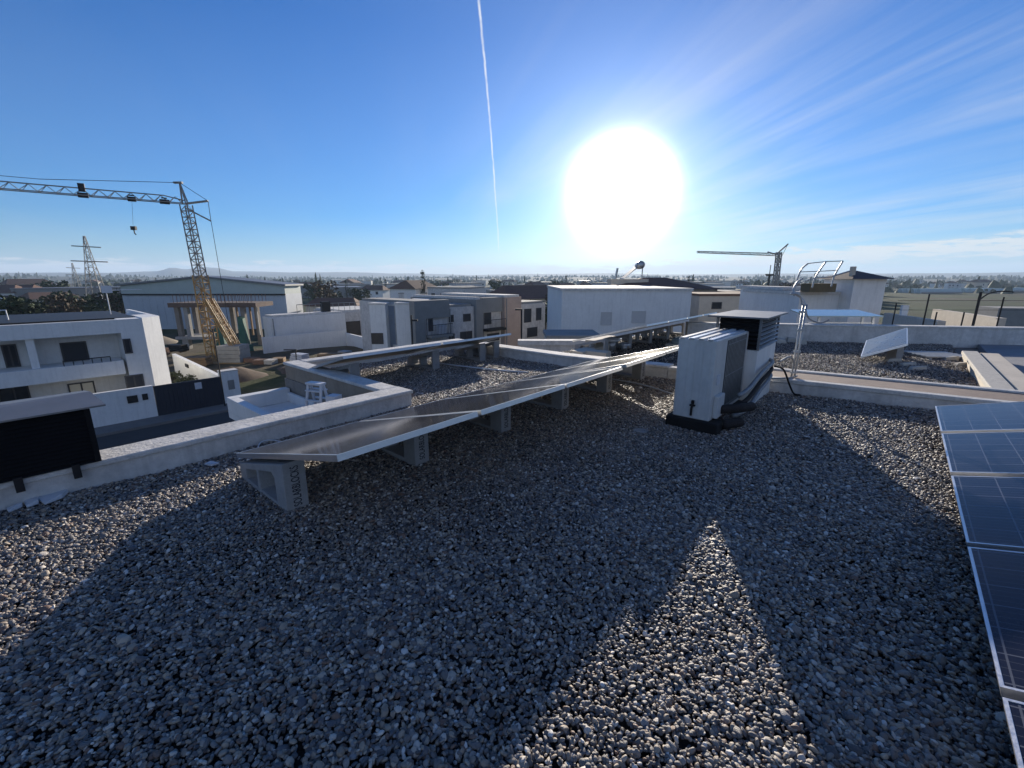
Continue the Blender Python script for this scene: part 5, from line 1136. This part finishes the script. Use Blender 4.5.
puth(0, gp(2, 140), R(15), 1.1, 'white tiled house at the left edge beyond the olive trees'); puth(0, gp(22, 145), R(10), 1.1, 'white tiled house with a dark roof left of the bright one')
puth(1, gp(50, 130), R(70), .8, 'bright sunlit cream house left of the broad dark tree')
puth(2, gp(312, 80), R(10), .6, 'flat-roofed grey house right of the hangar'); puth(1, gp(335, 100), R(5), .75, 'cream house behind the low house railing')
puth(3, gp(372, 90), R(5), .38, 'long dark-roofed shed behind the cream annex'); puth(2, gp(400, 70), R(35), .8, 'flat-roofed house behind the shaded house')
puth(2, gp(487, 75), R(20), .85, 'boxy pale building rising behind the row houses'); puth(1, gp(530, 90), R(30), 1.1, 'cream house behind the pink row house')
puth(0, gp(725, 75), R(-10), 1.0, 'white house above the louvred cabinet roof'); puth(2, gp(745, 60), R(-20), .9, 'flat white house left of the mast top')
for i in range(185):
    x = rr.uniform(-40, 1060) if i % 3 else rr.uniform(330, 860); dd = rr.choice([rr.uniform(130, 300), rr.uniform(200, 500), rr.uniform(350, 1100), rr.uniform(500, 1300)])
    if x > 870 and dd < 420: continue
    if 115 < x < 295 and dd < 260: continue
    puth(rr.choice([0, 0, 1, 2, 2, 3]), gp(x, dd), rr.uniform(0, 3.14), rr.uniform(.8, 1.3))
# greenhouses on the right
for k, x in enumerate((940, 990, 1030)):
    t = thing('greenhouse', ['pale greenhouse strip left among the right-hand fields', 'pale greenhouse strip in the middle of the right-hand fields', 'pale greenhouse strip at the right edge of the fields'][k], 'greenhouse', gp(x, 330 + 20 * k), R(-5))
    b = MB()
    for j in range(4): b.hull([(-14, j * 6, 0), (14, j * 6, 0), (14, j * 6 + 6, 0), (-14, j * 6 + 6, 0)], [(-14, j * 6 + 2, 3.2), (14, j * 6 + 2, 3.2), (14, j * 6 + 4, 3.2), (-14, j * 6 + 4, 3.2)])
    b.build('cover', mat('greenhouse_film', (.40, .48, .46), .4, .1, .5, 0), t); MB().box(-14, 14, -.3, -.05, 0, 1.2).build('base', GREYR, t)

# shrubs in the garden behind the gate
for k, (x, y) in enumerate([(172, 384), (186, 388)]):
    p = G(x, y, -5.8); plant(2, Vector((p.x, p.y, -6.3)), .32, ['low green shrub in the walled garden behind the gate', 'second green shrub by the gate inside the walled garden'][k], None)

# ------------------------------------------------------------------ air
hz_ = MB().box(-7100, 7100, -7100, 7100, -14, 170).build('haze', None)
hm = bpy.data.materials.new('air'); nt = nodes_of(hm); o = N(nt, 'ShaderNodeOutputMaterial'); v = N(nt, 'ShaderNodeVolumePrincipled')
v.inputs['Color'].default_value = (.58, .76, 1, 1); v.inputs['Density'].default_value = .00020; v.inputs['Anisotropy'].default_value = .15; nt.links.new(v.outputs[0], o.inputs['Volume'])
hz_.data.materials.clear(); hz_.data.materials.append(hm); tag(hz_, 'thin bluish haze in the air over the plain', 'haze', kind='stuff')

# ------------------------------------------------------------------ output
S.view_settings.view_transform = 'Standard'; S.view_settings.look = 'None'; S.view_settings.gamma = 1; S.view_settings.exposure = 0.82
S.cycles.use_denoising = True
S.cycles.max_bounces = 6; S.cycles.diffuse_bounces = 3; S.cycles.glossy_bounces = 3; S.cycles.volume_bounces = 0
S.cycles.sample_clamp_indirect = 4
